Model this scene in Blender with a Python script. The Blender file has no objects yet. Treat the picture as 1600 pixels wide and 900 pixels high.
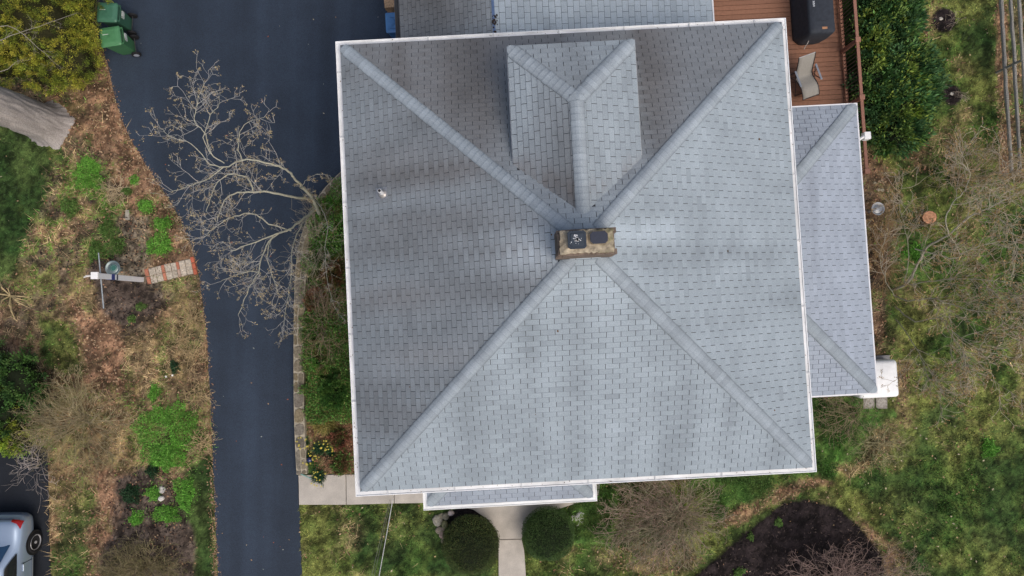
import bpy, math, random
import numpy as np
from math import sin, cos, pi, radians, atan2, sqrt
from mathutils import Vector, Matrix, noise as mn
random.seed(7); rng = np.random.default_rng(7)
sc = bpy.context.scene

# ------------------------------------------------------------------ camera, sky, sun, exposure
CAM_H, FPX, TILT = 21.7, 1070.0, radians(2.0)
cam_d = bpy.data.cameras.new("camera"); cam = bpy.data.objects.new("camera", cam_d)
sc.collection.objects.link(cam); sc.camera = cam
cam.location = (0, 0, CAM_H); cam.rotation_euler = (TILT, 0, 0)
cam_d.sensor_width = 36; cam_d.lens = FPX/1600*36; cam_d.clip_end = 3000; cam_d.clip_start = .1
SUN_EL, SUN_AZ = radians(55), radians(140)
w = bpy.data.worlds.new("World"); sc.world = w; w.use_nodes = True
nt = w.node_tree; bg = nt.nodes["Background"]
sky = nt.nodes.new("ShaderNodeTexSky"); sky.sky_type = 'NISHITA'; sky.sun_disc = False
sky.sun_elevation = SUN_EL; sky.sun_rotation = SUN_AZ
sky.air_density = 1.0; sky.dust_density = 6.0; sky.ozone_density = 1.0
nt.links.new(sky.outputs[0], bg.inputs[0]); bg.inputs[1].default_value = 0.12
sd = bpy.data.lights.new("sun", 'SUN'); sd.energy = 0.9; sd.angle = radians(55); sd.color = (1, .96, .9)
so = bpy.data.objects.new("sun", sd); sc.collection.objects.link(so)
sdir = Vector((sin(SUN_AZ)*cos(SUN_EL), cos(SUN_AZ)*cos(SUN_EL), sin(SUN_EL)))
so.rotation_euler = sdir.to_track_quat('Z', 'Y').to_euler()
sc.view_settings.view_transform = 'Standard'; sc.view_settings.look = 'None'
sc.view_settings.exposure = 0.06; sc.view_settings.gamma = 1.0

# ------------------------------------------------------------------ helpers
col = sc.collection
RX = np.array([[1,0,0],[0,cos(TILT),-sin(TILT)],[0,sin(TILT),cos(TILT)]])
def at(px, py, z=0.0):
    """world point at height z, measured from the photograph"""
    d = RX @ np.array([(px-800)/FPX, -(py-450)/FPX, -1.0])
    t = (z-CAM_H)/d[2]
    return Vector((d[0]*t, d[1]*t, z))
def topix(x, y):
    v0 = x; v1 = y*cos(TILT) + (-CAM_H)*sin(TILT); v2 = -y*sin(TILT) + (-CAM_H)*cos(TILT)
    return 800+FPX*v0/-v2, 450-FPX*v1/-v2
HC = Vector((1.4385, 1.348, 0)); HA = radians(3.05)
HM = Matrix.Translation(HC) @ Matrix.Rotation(HA, 4, 'Z'); HI = HM.inverted()
def loc(px, py, z): return HI @ at(px, py, z)

def link(o, parent=None, label=None, cat=None, group=None, kind=None):
    col.objects.link(o)
    if parent is not None: o.parent = parent
    if label: o['label'] = label
    if cat: o['category'] = cat
    if group: o['group'] = group
    if kind: o['kind'] = kind
    return o
def empty(name, p=(0,0,0), rz=0, label=None, cat=None, group=None, parent=None):
    o = bpy.data.objects.new(name, None); o.location = p; o.rotation_euler = (0,0,rz); o.empty_display_size = .2
    return link(o, parent, label, cat, group)
def setcol(me, c):
    a = me.color_attributes.new('Col', 'FLOAT_COLOR', 'POINT')
    arr = np.ones((len(me.vertices), 4), np.float32); arr[:, :3] = np.asarray(c, np.float32)
    a.data.foreach_set('color', arr.ravel())
def mesh_np(name, V, F, C=None, mat=None, parent=None, smooth=False, **kw):
    """V (n,3), F (m,k) same-size faces"""
    V = np.asarray(V, np.float32); F = np.asarray(F, np.int32); m, k = F.shape
    me = bpy.data.meshes.new(name)
    me.vertices.add(len(V)); me.vertices.foreach_set('co', V.ravel())
    me.loops.add(m*k); me.loops.foreach_set('vertex_index', F.ravel())
    me.polygons.add(m); me.polygons.foreach_set('loop_start', np.arange(m, dtype=np.int32)*k)
    me.polygons.foreach_set('loop_total', np.full(m, k, np.int32))
    if smooth: me.polygons.foreach_set('use_smooth', np.ones(m, bool))
    me.update(calc_edges=True)
    if C is not None: setcol(me, C)
    if mat: me.materials.append(mat)
    return link(bpy.data.objects.new(name, me), parent, **kw)
class MB:
    def __init__(s): s.v = []; s.f = []; s.c = []
    def add(s, vs, fs, c=(1,1,1)):
        n = len(s.v); s.v += [tuple(x) for x in vs]; s.f += [[i+n for i in f] for f in fs]
        if isinstance(c, list): s.c += c
        else: s.c += [tuple(c)]*len(vs)
        return s
    def box(s, x0, x1, y0, y1, z0, z1, c=(1,1,1), M=None):
        vs = [(x0,y0,z0),(x1,y0,z0),(x1,y1,z0),(x0,y1,z0),(x0,y0,z1),(x1,y0,z1),(x1,y1,z1),(x0,y1,z1)]
        if M is not None: vs = [M @ Vector(v) for v in vs]
        return s.add(vs, [(0,3,2,1),(4,5,6,7),(0,1,5,4),(1,2,6,5),(2,3,7,6),(3,0,4,7)], c)
    def prism(s, poly, z0, z1, c=(1,1,1)):
        n = len(poly); vs = [(p[0],p[1],z0) for p in poly]+[(p[0],p[1],z1) for p in poly]
        fs = [tuple(range(n-1,-1,-1)), tuple(range(n,2*n))]+[(i,(i+1)%n,n+(i+1)%n,n+i) for i in range(n)]
        return s.add(vs, fs, c)
    def tube(s, pts, rad, n=6, c=(1,1,1), cap=True):
        pts = [Vector(p) for p in pts]; k = len(pts)
        if not hasattr(rad, '__len__'): rad = [rad]*k
        vs = []; up = None
        for i, p in enumerate(pts):
            t = (pts[min(i+1,k-1)]-pts[max(i-1,0)]).normalized()
            if up is None: up = Vector((0,0,1)) if abs(t.z) < .9 else Vector((1,0,0))
            a = t.cross(up).normalized(); b = t.cross(a); 
            for j in range(n):
                th = 2*pi*j/n; vs.append(p + (a*cos(th)+b*sin(th))*rad[i])
        fs = [(i*n+j, i*n+(j+1)%n, (i+1)*n+(j+1)%n, (i+1)*n+j) for i in range(k-1) for j in range(n)]
        if cap: fs += [tuple(range(n))[::-1], tuple(range((k-1)*n, k*n))]
        return s.add(vs, fs, c)
    def loft(s, rings, c=(1,1,1), cap=True, closed=True):
        n = len(rings[0]); k = len(rings); vs = [p for r in rings for p in r]
        m = n if closed else n-1
        fs = [(i*n+j, i*n+(j+1)%n, (i+1)*n+(j+1)%n, (i+1)*n+j) for i in range(k-1) for j in range(m)]
        if cap: fs += [tuple(range(n))[::-1], tuple(range((k-1)*n, k*n))]
        return s.add(vs, fs, c)
    def build(s, name, mat, parent=None, smooth=False, bevel=0, **kw):
        me = bpy.data.meshes.new(name); me.from_pydata([tuple(v) for v in s.v], [], s.f); me.update()
        setcol(me, s.c)
        if smooth: me.polygons.foreach_set('use_smooth', [True]*len(me.polygons))
        me.materials.append(mat)
        o = link(bpy.data.objects.new(name, me), parent, **kw)
        if bevel:
            b = o.modifiers.new('bevel', 'BEVEL'); b.width = bevel; b.segments = 2; b.limit_method = 'ANGLE'
        return o
def copy_obj(src, parent=None, M=None, name=None):
    o = src.copy(); col.objects.link(o)
    if parent is not None: o.parent = parent
    if M is not None: o.matrix_basis = M
    return o

def mat(name, base=(1,1,1), rough=.8, vc=True, ns=40, na=.2, ns2=0, na2=0, bump=0, bs=60, metal=0, spec=.5, objvar=0, coat=0, trans=0):
    m = bpy.data.materials.new(name); m.use_nodes = True; t = m.node_tree; N = t.nodes; L = t.links
    b = N['Principled BSDF']; b.inputs['Roughness'].default_value = rough; b.inputs['Metallic'].default_value = metal
    b.inputs['Specular IOR Level'].default_value = spec
    if coat: b.inputs['Coat Weight'].default_value = coat; b.inputs['Coat Roughness'].default_value = .08
    tc = N.new('ShaderNodeTexCoord'); geo = N.new('ShaderNodeNewGeometry')
    cur = None
    if vc:
        a = N.new('ShaderNodeAttribute'); a.attribute_name = 'Col'
        mx = N.new('ShaderNodeMix'); mx.data_type = 'RGBA'; mx.blend_type = 'MULTIPLY'; mx.inputs[0].default_value = 1
        L.new(a.outputs['Color'], mx.inputs[6]); mx.inputs[7].default_value = (*base, 1); cur = mx.outputs[2]
    else:
        r = N.new('ShaderNodeRGB'); r.outputs[0].default_value = (*base, 1); cur = r.outputs[0]
    def vary(cur, scale, amt, detail=3):
        n = N.new('ShaderNodeTexNoise'); n.inputs['Scale'].default_value = scale; n.inputs['Detail'].default_value = detail
        L.new(geo.outputs['Position'], n.inputs['Vector'])
        mr = N.new('ShaderNodeMapRange'); mr.inputs[1].default_value = .3; mr.inputs[2].default_value = .7
        mr.inputs[3].default_value = 1-amt; mr.inputs[4].default_value = 1+amt
        L.new(n.outputs[0], mr.inputs[0])
        vm = N.new('ShaderNodeVectorMath'); vm.operation = 'SCALE'
        L.new(cur, vm.inputs[0]); L.new(mr.outputs[0], vm.inputs['Scale']); return vm.outputs[0]
    if na: cur = vary(cur, ns, na)
    if na2: cur = vary(cur, ns2, na2, 4)
    if objvar:
        oi = N.new('ShaderNodeObjectInfo'); mr = N.new('ShaderNodeMapRange')
        mr.inputs[3].default_value = 1-objvar; mr.inputs[4].default_value = 1+objvar
        L.new(oi.outputs['Random'], mr.inputs[0]); vm = N.new('ShaderNodeVectorMath'); vm.operation = 'SCALE'
        L.new(cur, vm.inputs[0]); L.new(mr.outputs[0], vm.inputs['Scale']); cur = vm.outputs[0]
    L.new(cur, b.inputs['Base Color'])
    if bump:
        n = N.new('ShaderNodeTexNoise'); n.inputs['Scale'].default_value = bs; n.inputs['Detail'].default_value = 4
        L.new(geo.outputs['Position'], n.inputs['Vector'])
        bp = N.new('ShaderNodeBump'); bp.inputs['Strength'].default_value = bump; bp.inputs['Distance'].default_value = .02
        L.new(n.outputs[0], bp.inputs['Height']); L.new(bp.outputs[0], b.inputs['Normal'])
    return m
def streaky(m):
    t = m.node_tree; N = t.nodes; L = t.links; b = N['Principled BSDF']; src = b.inputs['Base Color'].links[0].from_socket
    g = N.new('ShaderNodeNewGeometry'); mp = N.new('ShaderNodeMapping'); mp.inputs['Scale'].default_value = (1.15, .05, 1)
    n = N.new('ShaderNodeTexNoise'); n.inputs['Scale'].default_value = 1; n.inputs['Detail'].default_value = 2
    mr = N.new('ShaderNodeMapRange'); mr.inputs[1].default_value = .35; mr.inputs[2].default_value = .65; mr.inputs[3].default_value = .86; mr.inputs[4].default_value = 1.2
    v = N.new('ShaderNodeVectorMath'); v.operation = 'SCALE'
    L.new(g.outputs['Position'], mp.inputs[0]); L.new(mp.outputs[0], n.inputs['Vector']); L.new(n.outputs[0], mr.inputs[0]); L.new(src, v.inputs[0]); L.new(mr.outputs[0], v.inputs['Scale']); L.new(v.outputs[0], b.inputs['Base Color'])
    return m
M = dict(
 ground=mat('ground', rough=.95, ns=22, na=.35, ns2=6, na2=.18, bump=.8, bs=30, spec=.2),
 leaf=mat('leaf', rough=.6, ns=5, na=.12, spec=.3),
 litter=mat('dry_leaves', rough=.8, ns=9, na=.15, spec=.2),
 bark=mat('bark', rough=.9, ns=30, na=.25, bump=.5, bs=40, spec=.2),
 twig=mat('twig', rough=.85, ns=3, na=.15, spec=.2),
 asphalt=streaky(mat('asphalt', base=(.028,.042,.066), rough=.8, vc=True, ns=90, na=.5, ns2=.9, na2=.12, bump=.3, bs=120, spec=.35)),
 concrete=mat('concrete', rough=.9, ns=50, na=.1, ns2=2.2, na2=.14, bump=.15, bs=80, spec=.2),
 shingle=mat('shingle', rough=.93, ns=70, na=.17, ns2=1.4, na2=.05, bump=.25, bs=140, spec=.15),
 felt=mat('roof_felt', base=(.05,.052,.058), rough=.95, vc=False, na=.1),
 white=mat('white_metal', rough=.45, ns=7, na=.04, ns2=30, na2=.04, spec=.4),
 siding=mat('siding', rough=.7, ns=4, na=.05),
 stone=mat('stone', rough=.92, ns=18, na=.28, ns2=4, na2=.12, bump=.7, bs=25, spec=.2),
 brick=mat('brick', rough=.9, ns=30, na=.18, objvar=.2, bump=.4, bs=60, spec=.2),
 deck=mat('deck_wood', rough=.7, ns=14, na=.1, objvar=.09, bump=.15, bs=60, spec=.3),
 dark=mat('dark_plastic', rough=.55, ns=20, na=.1, spec=.4),
 cover=mat('fabric_cover', rough=.75, ns=10, na=.15, bump=.25, bs=25, spec=.25),
 sling=mat('sling_fabric', rough=.8, ns=30, na=.06, spec=.2),
 plastic=mat('coloured_plastic', rough=.42, ns=8, na=.08, ns2=60, na2=.04, spec=.45),
 metal=mat('grey_metal', rough=.4, metal=.5, ns=12, na=.12),
 paint=mat('car_paint', rough=.28, metal=.45, ns=3, na=.02, coat=.8),
 glass=mat('dark_glass', rough=.06, ns=1, na=.02, spec=.9),
 rubber=mat('rubber', rough=.8, ns=30, na=.1, spec=.2),
 red=mat('red_lens', rough=.15, ns=5, na=.05, spec=.7),
 crown=mat('chimney_mortar', rough=.95, ns=14, na=.3, ns2=4, na2=.2, bump=.8, bs=25, spec=.15),
)
# ---- noise on numpy arrays
_perm = rng.random((256, 256))
def vnoise(x, y):
    x0 = np.floor(x).astype(int); y0 = np.floor(y).astype(int); fx = x-x0; fy = y-y0
    fx = fx*fx*(3-2*fx); fy = fy*fy*(3-2*fy)
    g = lambda i, j: _perm[i & 255, j & 255]
    return (g(x0,y0)*(1-fx)+g(x0+1,y0)*fx)*(1-fy)+(g(x0,y0+1)*(1-fx)+g(x0+1,y0+1)*fx)*fy
def fbm(x, y, o=4, s=1.0):
    r = 0; a = .5; t = 0
    for i in range(o):
        r = r+a*vnoise(x*s+17.3*i, y*s+9.1*i); t += a; a *= .5; s *= 2.03
    return r/t
def inpoly(px, py, poly):
    c = np.zeros(px.shape, bool); n = len(poly)
    for i in range(n):
        x1, y1 = poly[i]; x2, y2 = poly[(i+1) % n]
        if y1 == y2: continue
        k = ((y1 > py) != (y2 > py)) & (px < (x2-x1)*(py-y1)/(y2-y1)+x1); c ^= k
    return c

# ------------------------------------------------------------------ ground
DRIVE_L = [(150,-60),(152,-20),(152,60),(168,95),(175,130),(184,170),(200,212),(225,252),(252,292),(278,335),(298,380),(309,418),(317,470),(324,540),(329,620),(332,700),(336,800),(341,905),(346,1000),(390,2000)]
DRIVE_R = [(515,2000),(474,1000),(472,905),(468,800),(466,742),(462,660),(461,560),(462,480),(463,430),(468,385),(478,350),(492,316),(515,286),(540,262),(560,240)]
DRIVE = DRIVE_L+DRIVE_R+[(600,200),(640,40),(640,-60),(640,-420),(100,-420)]
LOT = [(-260,702),(-30,702),(30,700),(62,696),(75,704),(76,760),(77,830),(80,905),(84,1010),(120,2000),(-260,2000)]
K = dict(lawn=0, dry=1, litter=2, mulch=3, bright=4, cover=5, gravel=6, darklawn=7, soil=8, weeds=9, blackmulch=10)
PAINT = [  # kind, opacity, edge raggedness, shape
 ('soil', 1, 3, [(-600,-600),(240,-600),(240,130),(330,420),(345,1100),(-600,1100)]),
 ('darklawn', 1, 9, [(-500,150),(30,170),(75,205),(100,240),(90,290),(48,370),(28,440),(-10,500),(-500,560)]),
 ('weeds', 1, 16, [(95,250),(190,300),(215,380),(180,440),(110,450),(60,480),(0,500),(-60,500),(30,430),(60,350)]),
 ('litter', .85, 14, [(150,120),(180,110),(255,290),(320,440),(290,400),(230,370),(190,320),(170,260),(120,180)]),
 ('gravel', 1, 12, [(185,330),(225,345),(240,420),(262,450),(250,490),(190,450),(165,400)]),
 ('mulch', 1, 8, [(152,395),(172,400),(180,420),(230,450),(262,470),(268,500),(240,525),(200,520),(165,490),(150,450),(140,430)]),
 ('dry', 1, 9, [(100,455),(145,450),(162,500),(150,520),(110,510)]),
 ('lawn', 1, 12, [(62,490),(110,505),(138,560),(135,600),(90,590),(60,550)]),
 ('soil', 1, 12, [(-60,480),(60,480),(75,560),(60,600),(-60,560)]),
 ('litter', 1, 10, [(105,450),(150,500),(190,510),(200,600),(180,640),(140,630),(130,560)]),
 ('dry', .9, 14, [(195,520),(260,490),(290,420),(325,480),(328,690),(300,700),(240,620),(200,620)]),
 ('soil', .75, 7, [(296,420),(318,430),(331,720),(300,720),(300,600),(290,500)]),
 ('dry', .95, 14, [(70,600),(150,600),(245,660),(240,740),(190,760),(130,900),(78,900),(70,740)]),
 ('lawn', .8, 13, [(85,790),(125,750),(150,780),(150,1000),(84,1000)]),
 ('litter', 1, 12, [(150,730),(200,740),(215,780),(170,900),(135,1000),(130,900),(150,800)]),
 ('mulch', 1, 10, [(190,745),(225,730),(270,760),(305,800),(312,1000),(160,1000),(165,860),(185,790)]),
 ('darklawn', 1, 5, [(290,735),(334,700),(345,1000),(308,1000),(305,830),(285,790)]),
 # bed beside the house
 ('cover', 1, 3, [(470,340),(520,270),(620,260),(640,780),(466,745),(462,440)]),
 ('litter', .8, 12, [(495,420),(545,400),(548,520),(500,540)]),
 ('litter', .95, 10, [(478,665),(560,650),(565,742),(500,745)]),
 ('lawn', 1, 2, [(466,786),(700,780),(778,800),(780,1000),(472,1000)]),
 ('darklawn', .9, 22, [(560,830),(620,800),(700,820),(770,880),(780,1000),(600,1000)]),
 ('dry', .5, 18, [(520,800),(560,800),(560,850),(520,880)]),
 ('blackmulch', 1, 3, [(700,800),(730,786),(765,798),(783,850),(778,875),(740,840),(700,850)]),
 ('lawn', 1, 4, [(818,800),(960,740),(1300,560),(1900,-500),(1900,1200),(818,1200)]),
 ('cover', 1, 9, [(880,760),(960,750),(960,850),(890,850)]),
 ('cover', 1, 9, [(1100,740),(1210,738),(1185,790),(1130,800)]),
 ('cover', 1, 9, [(1260,600),(1400,640),(1345,700),(1300,745),(1260,750)]),
 ('bright', .7, 10, [(1285,690),(1318,680),(1300,745),(1280,740)]),
 ('dry', .85, 13, [(1300,735),(1340,700),(1400,650),(1420,690),(1330,735)]),
 ('dry', .9, 7, [(1404,560),(1428,560),(1425,665),(1405,668)]),
 ('litter', .8, 7, [(1120,820),(1200,770),(1290,742),(1300,752),(1210,785),(1150,830)]),
 ('dry', .6, 12, [(930,850),(1080,850),(1100,870),(1040,900),(930,880)]),
 ('dry', .75, 12, [(1345,815),(1400,840),(1420,900),(1420,1000),(1385,1000)]),
 ('litter', .7, 9, [(1325,800),(1395,850),(1410,960),(1385,960),(1360,850)]),
 ('blackmulch', 1, 3, [(1040,960),(1090,898),(1130,862),(1180,817),(1220,790),(1260,781),(1310,793),(1345,822),(1370,858),(1388,905),(1396,1000),(1000,1000)]),
 ('cover', 1, 8, [(1300,-200),(1440,-200),(1450,220),(1340,260),(1300,240)]),
 ('soil', 1, 9, [(1290,225),(1372,225),(1400,300),(1380,560),(1290,640)]),
 ('cover', .8, 12, [(1390,380),(1440,370),(1450,430),(1400,430)]),
 ('dry', .8, 13, [(1425,10),(1462,20),(1455,95),(1430,120),(1405,80)]),
 ('dry', .65, 14, [(1400,240),(1470,200),(1520,170),(1510,230),(1440,270)]),
 ('darklawn', .8, 16, [(1520,30),(1555,30),(1555,110),(1520,120)]),
 ('darklawn', .8, 20, [(1420,640),(1500,620),(1500,700),(1430,720)]),
 ('darklawn', .9, 24, [(1530,700),(1620,640),(1640,900),(1540,850)]),
 ('blackmulch', 1, 2.5, [(1475+19*cos(a),32+19*sin(a)) for a in np.linspace(0,6.1,14)]),
 ('blackmulch', 1, 2.5, [(1487+17*cos(a),149+17*sin(a)) for a in np.linspace(0,6.1,14)]),
 ('litter', .95, 5, [(1550,-200),(1565,-200),(1585,275),(1562,275)]),
 ('soil', .7, 6, [(1565,-200),(1800,-200),(1800,290),(1585,285)]),
]
# albedo pairs (a,b): noise mixes between them
KC = np.array([
 [(.042,.086,.017),(.150,.168,.046)], [(.30,.215,.105),(.17,.135,.06)], [(.30,.175,.105),(.11,.07,.045)],
 [(.060,.045,.036),(.105,.082,.066)], [(.07,.20,.028),(.045,.13,.022)], [(.045,.10,.022),(.09,.14,.035)],
 [(.22,.18,.125),(.12,.10,.075)], [(.021,.048,.012),(.060,.092,.026)], [(.085,.065,.04),(.19,.135,.08)],
 [(.10,.18,.03),(.22,.18,.08)], [(.012,.009,.010),(.024,.018,.018)]])
def weights(x, y):
    px, py = topix(x, y)
    W = np.zeros((len(KC),)+x.shape); W[0] = 1
    for i, (k, op, rag, poly) in enumerate(PAINT):
        dx = (fbm(x+3.1*i, y, 4, 1.3)-.5)*rag*3.2; dy = (fbm(x, y+40+2.7*i, 4, 1.3)-.5)*rag*3.2
        m = 0
        for ox, oy in ((0,0),(1.6,.8),(-1.6,-.8),(.9,-1.7)):
            m = m+inpoly(px+dx+ox*rag*.3, py+dy+oy*rag*.3, poly)*.25
        m = m*op; W *= (1-m); W[K[k]] += m
    def move(a, b, f): 
        t = W[K[a]]*f; W[K[a]] -= t; W[K[b]] += t
    st = lambda n_, lo, hi: np.clip((n_-lo)/(hi-lo), 0, 1)
    n1 = fbm(x+11, y+3, 4, 1.1); n2 = fbm(x+70, y+33, 3, 2.6); n3 = fbm(x+31, y+63, 4, .8)
    move('weeds', 'soil', st(n2, .5, .56)*.9); move('weeds', 'dry', st(n1, .52, .6)*.8)
    move('lawn', 'darklawn', st(n3, .5, .62)*.8); move('lawn', 'dry', st(n1, .57, .66)*.38)
    move('darklawn', 'lawn', st(n1, .55, .62)*.6)
    move('soil', 'litter', st(n1, .5, .6)*.7); move('soil', 'mulch', st(n2, .52, .62)*.6); move('dry', 'soil', st(n2, .5, .6)*.6); move('dry', 'litter', st(n3, .54, .6)*.5)
    move('litter', 'soil', st(n2, .54, .64)*.5); move('soil', 'weeds', st(fbm(x+5, y+99, 4, 1.4), .5, .58)*.7); move('dry', 'weeds', st(fbm(x+51, y+9, 4, 1.6), .55, .62)*.6)
    return W
def axis(lo, hi, step, far):
    a = list(np.arange(lo, hi, step)); g = step; x = a[-1]; r = []
    while x < far: g *= 1.35; x += g; r.append(x)
    g = step; x = a[0]; l = []
    while x > -far: g *= 1.35; x -= g; l.append(x)
    return np.array(l[::-1]+a+r)
xs = axis(-17.2, 17.2, .065, 900); ys = axis(-10.0, 11.6, .065, 900)
X, Y = np.meshgrid(xs, ys)
def ground_col(x, y, W=None):
    W = weights(x, y) if W is None else W
    n = np.clip((fbm(x+50, y+20, 5, .8)-.5)*4.5+.45, 0, 1); n2 = np.clip((fbm(x+5, y+80, 3, 3.1)-.5)*2.2+.5, 0, 1)
    t = np.clip(.65*n+.35*n2, 0, 1)
    C = 0
    for k in range(len(KC)):
        tt = t if k in (0, 7, 9) else n2
        C = C+W[k][..., None]*(KC[k, 0]*(1-tt[..., None])+KC[k, 1]*tt[..., None])
    return C*np.clip(1.06+(fbm(x, y, 3, 4)-.5)*2.6+(fbm(x+8, y, 2, 13)-.5)*2.2, .4, 1.9)[..., None]
PX, PY = topix(X, Y)
WG = weights(X, Y); C = ground_col(X, Y, WG)
fo = np.clip((np.maximum(abs(X)-17, abs(Y)-10.5))/2.5, 0, 1)[..., None]; C = C*(1-fo)+np.array([.075,.110,.028])*fo
Z = (fbm(X, Y, 4, .9)-.5)*.05+(fbm(X, Y, 2, 8)-.5)*.035
Z += .05*(WG[3]+WG[10])*fbm(X, Y, 2, 6)+.04*WG[5]
flat = inpoly(PX, PY, DRIVE) | inpoly(PX, PY, LOT) | inpoly(PX, PY, [(466,741),(700,741),(960,740),(960,780),(840,800),(824,905),(826,1000),(776,1000),(778,905),(779,850),(760,800),(690,787),(466,789)])
edge = np.zeros(flat.shape, bool); edge[1:-1, 1:-1] = flat[:-2, 1:-1] & flat[2:, 1:-1] & flat[1:-1, :-2] & flat[1:-1, 2:]
Z = np.where(edge, -.06, np.where(flat, -.02, Z+.01))
far = np.clip((np.hypot(X, Y)-25)/60, 0, 1); Z = Z*(1-far)
ny, nx = X.shape; idx = np.arange(ny*nx).reshape(ny, nx)
F = np.stack([idx[:-1,:-1], idx[:-1,1:], idx[1:,1:], idx[1:,:-1]], -1).reshape(-1, 4)
mesh_np('ground', np.stack([X, Y, Z], -1).reshape(-1, 3), F, C.reshape(-1, 3), M['ground'], smooth=True, kind='structure')

def wlook(x, y):
    x = x+rng.normal(0, .05, x.shape); y = y+rng.normal(0, .05, y.shape)
    i = np.clip(np.searchsorted(xs, x), 0, len(xs)-1); j = np.clip(np.searchsorted(ys, y), 0, len(ys)-1)
    return WG[:, j, i]
def sheet(name, poly, z0, z1, m, colf, parent=None, **kw):
    """slab with a finely sampled outline"""
    P = []
    for i in range(len(poly)):
        a = Vector(poly[i]); b = Vector(poly[(i+1) % len(poly)]); n = max(1, min(60, int((b-a).length/.12)))
        for j in range(n):
            p = a.lerp(b, j/n); P.append((p.x+(mn.noise(Vector((p.x*4, p.y*4, 3)))*.035), p.y+mn.noise(Vector((p.x*4, p.y*4, 9)))*.035))
    return MB().prism(P, z0, z1, colf).build(name, m, parent, **kw)
def smooth_pts(pts, it=2):
    for _ in range(it):
        q = [pts[0]]
        for a, b in zip(pts[:-1], pts[1:]):
            q += [(a[0]*.75+b[0]*.25, a[1]*.75+b[1]*.25), (a[0]*.25+b[0]*.75, a[1]*.25+b[1]*.75)]
        q.append(pts[-1]); pts = q
    return pts
dr = smooth_pts(DRIVE_L)+smooth_pts(DRIVE_R)+[(600,200),(640,40),(640,-60),(640,-420),(100,-420)]
sheet('driveway', [at(*p).xy for p in dr], -.05, .018, M['asphalt'], (1,1,1), kind='structure')
sheet('parking_pad', [at(*p).xy for p in LOT], -.05, .018, M['asphalt'], (.42,.36,.33), kind='structure')

# concrete path: slabs with open joints
path = empty('concrete_path', (0,0,0)); path['kind'] = 'structure'
CC = (.50,.465,.415)
def slab(px, z=.05, c=CC):
    v = .94+random.random()*.1
    MB().prism([at(*p).xy for p in px][::-1], -.05, z, tuple(a*v for a in c)).build('slab', M['concrete'], path, bevel=.008)
slab([(467,742),(540.6,741),(541,788),(468,788)])
slab([(541.6,741),(615.5,741),(616,786),(542,788)], .052)
slab([(616.3,741),(688.5,741),(689,785),(616.8,786)], .049)
slab([(689.4,741),(940,741),(934,775),(862,798),(832,815),(818,832),(815,841),(779,842),(776,830),(764,812),(740,796),(700,785)], .053)
slab([(779,843),(815,842),(819,860),(822,905),(824,960),(777,960),(779,905)], .05)
slab([(777,961),(824,961),(825,1050),(776,1050)], .052)
for k_ in range(8): slab([(776,1051+k_*100),(825,1051+k_*100),(826,1150+k_*100),(775,1150+k_*100)], .05)

# ------------------------------------------------------------------ scatter: grass, litter, straw
BUILD = [inpoly]
def free(x, y):
    px, py = topix(x, y)
    k = ~(inpoly(px, py, DRIVE) | inpoly(px, py, LOT))
    k &= ~inpoly(px, py, [(466,741),(620,741),(940,741),(932,782),(865,798),(832,815),(822,835),(820,860),(824,905),(826,1000),(776,1000),(778,905),(778,830),(764,812),(740,796),(689,787),(467,789)])
    l = np.stack([x-HC.x, y-HC.y]); u = l[0]*cos(HA)+l[1]*sin(HA); v = -l[0]*sin(HA)+l[1]*cos(HA)
    k &= ~((abs(u) < 4.9) & (abs(v) < 4.9)); k &= ~((u > 4) & (u < 7.5) & (v > -3.5) & (v < 4)); k &= ~((u > -4.1) & (u < 9.0) & (v > 3.5))
    return k
def blades(name, n, kinds, cols, h=(.03,.07), wd=.007, lean=.9, mat_=None, region=(-16.6,16.6,-9.6,11.0), colvar=.42, z0=0, pw=None, **kw):
    x = rng.uniform(region[0], region[1], n); y = rng.uniform(region[2], region[3], n)
    W = wlook(x, y); p = sum(W[K[k]]*(1 if pw is None else pw[k]) for k in kinds)
    ok = (rng.random(n) < p) & free(x, y); x = x[ok]; y = y[ok]; m = len(x)
    t = np.clip((fbm(x+50, y+20, 5, .8)-.5)*4.5+.45+rng.normal(0, .25, m), 0, 1)[:, None]
    c = np.array(cols[0])*(1-t)+np.array(cols[1])*t; c = c*(1+rng.normal(0, colvar, (m,1)).clip(-.7, .9))*np.clip(1.1+(fbm(x, y, 3, 4)-.5)*2.6, .4, 1.9)[:, None]
    th = rng.uniform(0, 2*pi, m); L = rng.uniform(h[0], h[1], m); ln = rng.uniform(0, lean, m)*L*1.6
    d = np.stack([np.cos(th), np.sin(th)], -1); s = np.stack([-d[:,1], d[:,0]], -1)*wd
    b = np.stack([x, y], -1); zb = np.full(m, z0)
    V = np.stack([np.c_[b-s, zb], np.c_[b+s, zb], np.c_[b+d*ln[:,None], zb+L]], 1).reshape(-1, 3)
    return mesh_np(name, V, np.arange(3*m).reshape(-1, 3), np.repeat(c, 3, 0), mat_ or M['leaf'], kind='stuff', **kw)
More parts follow.
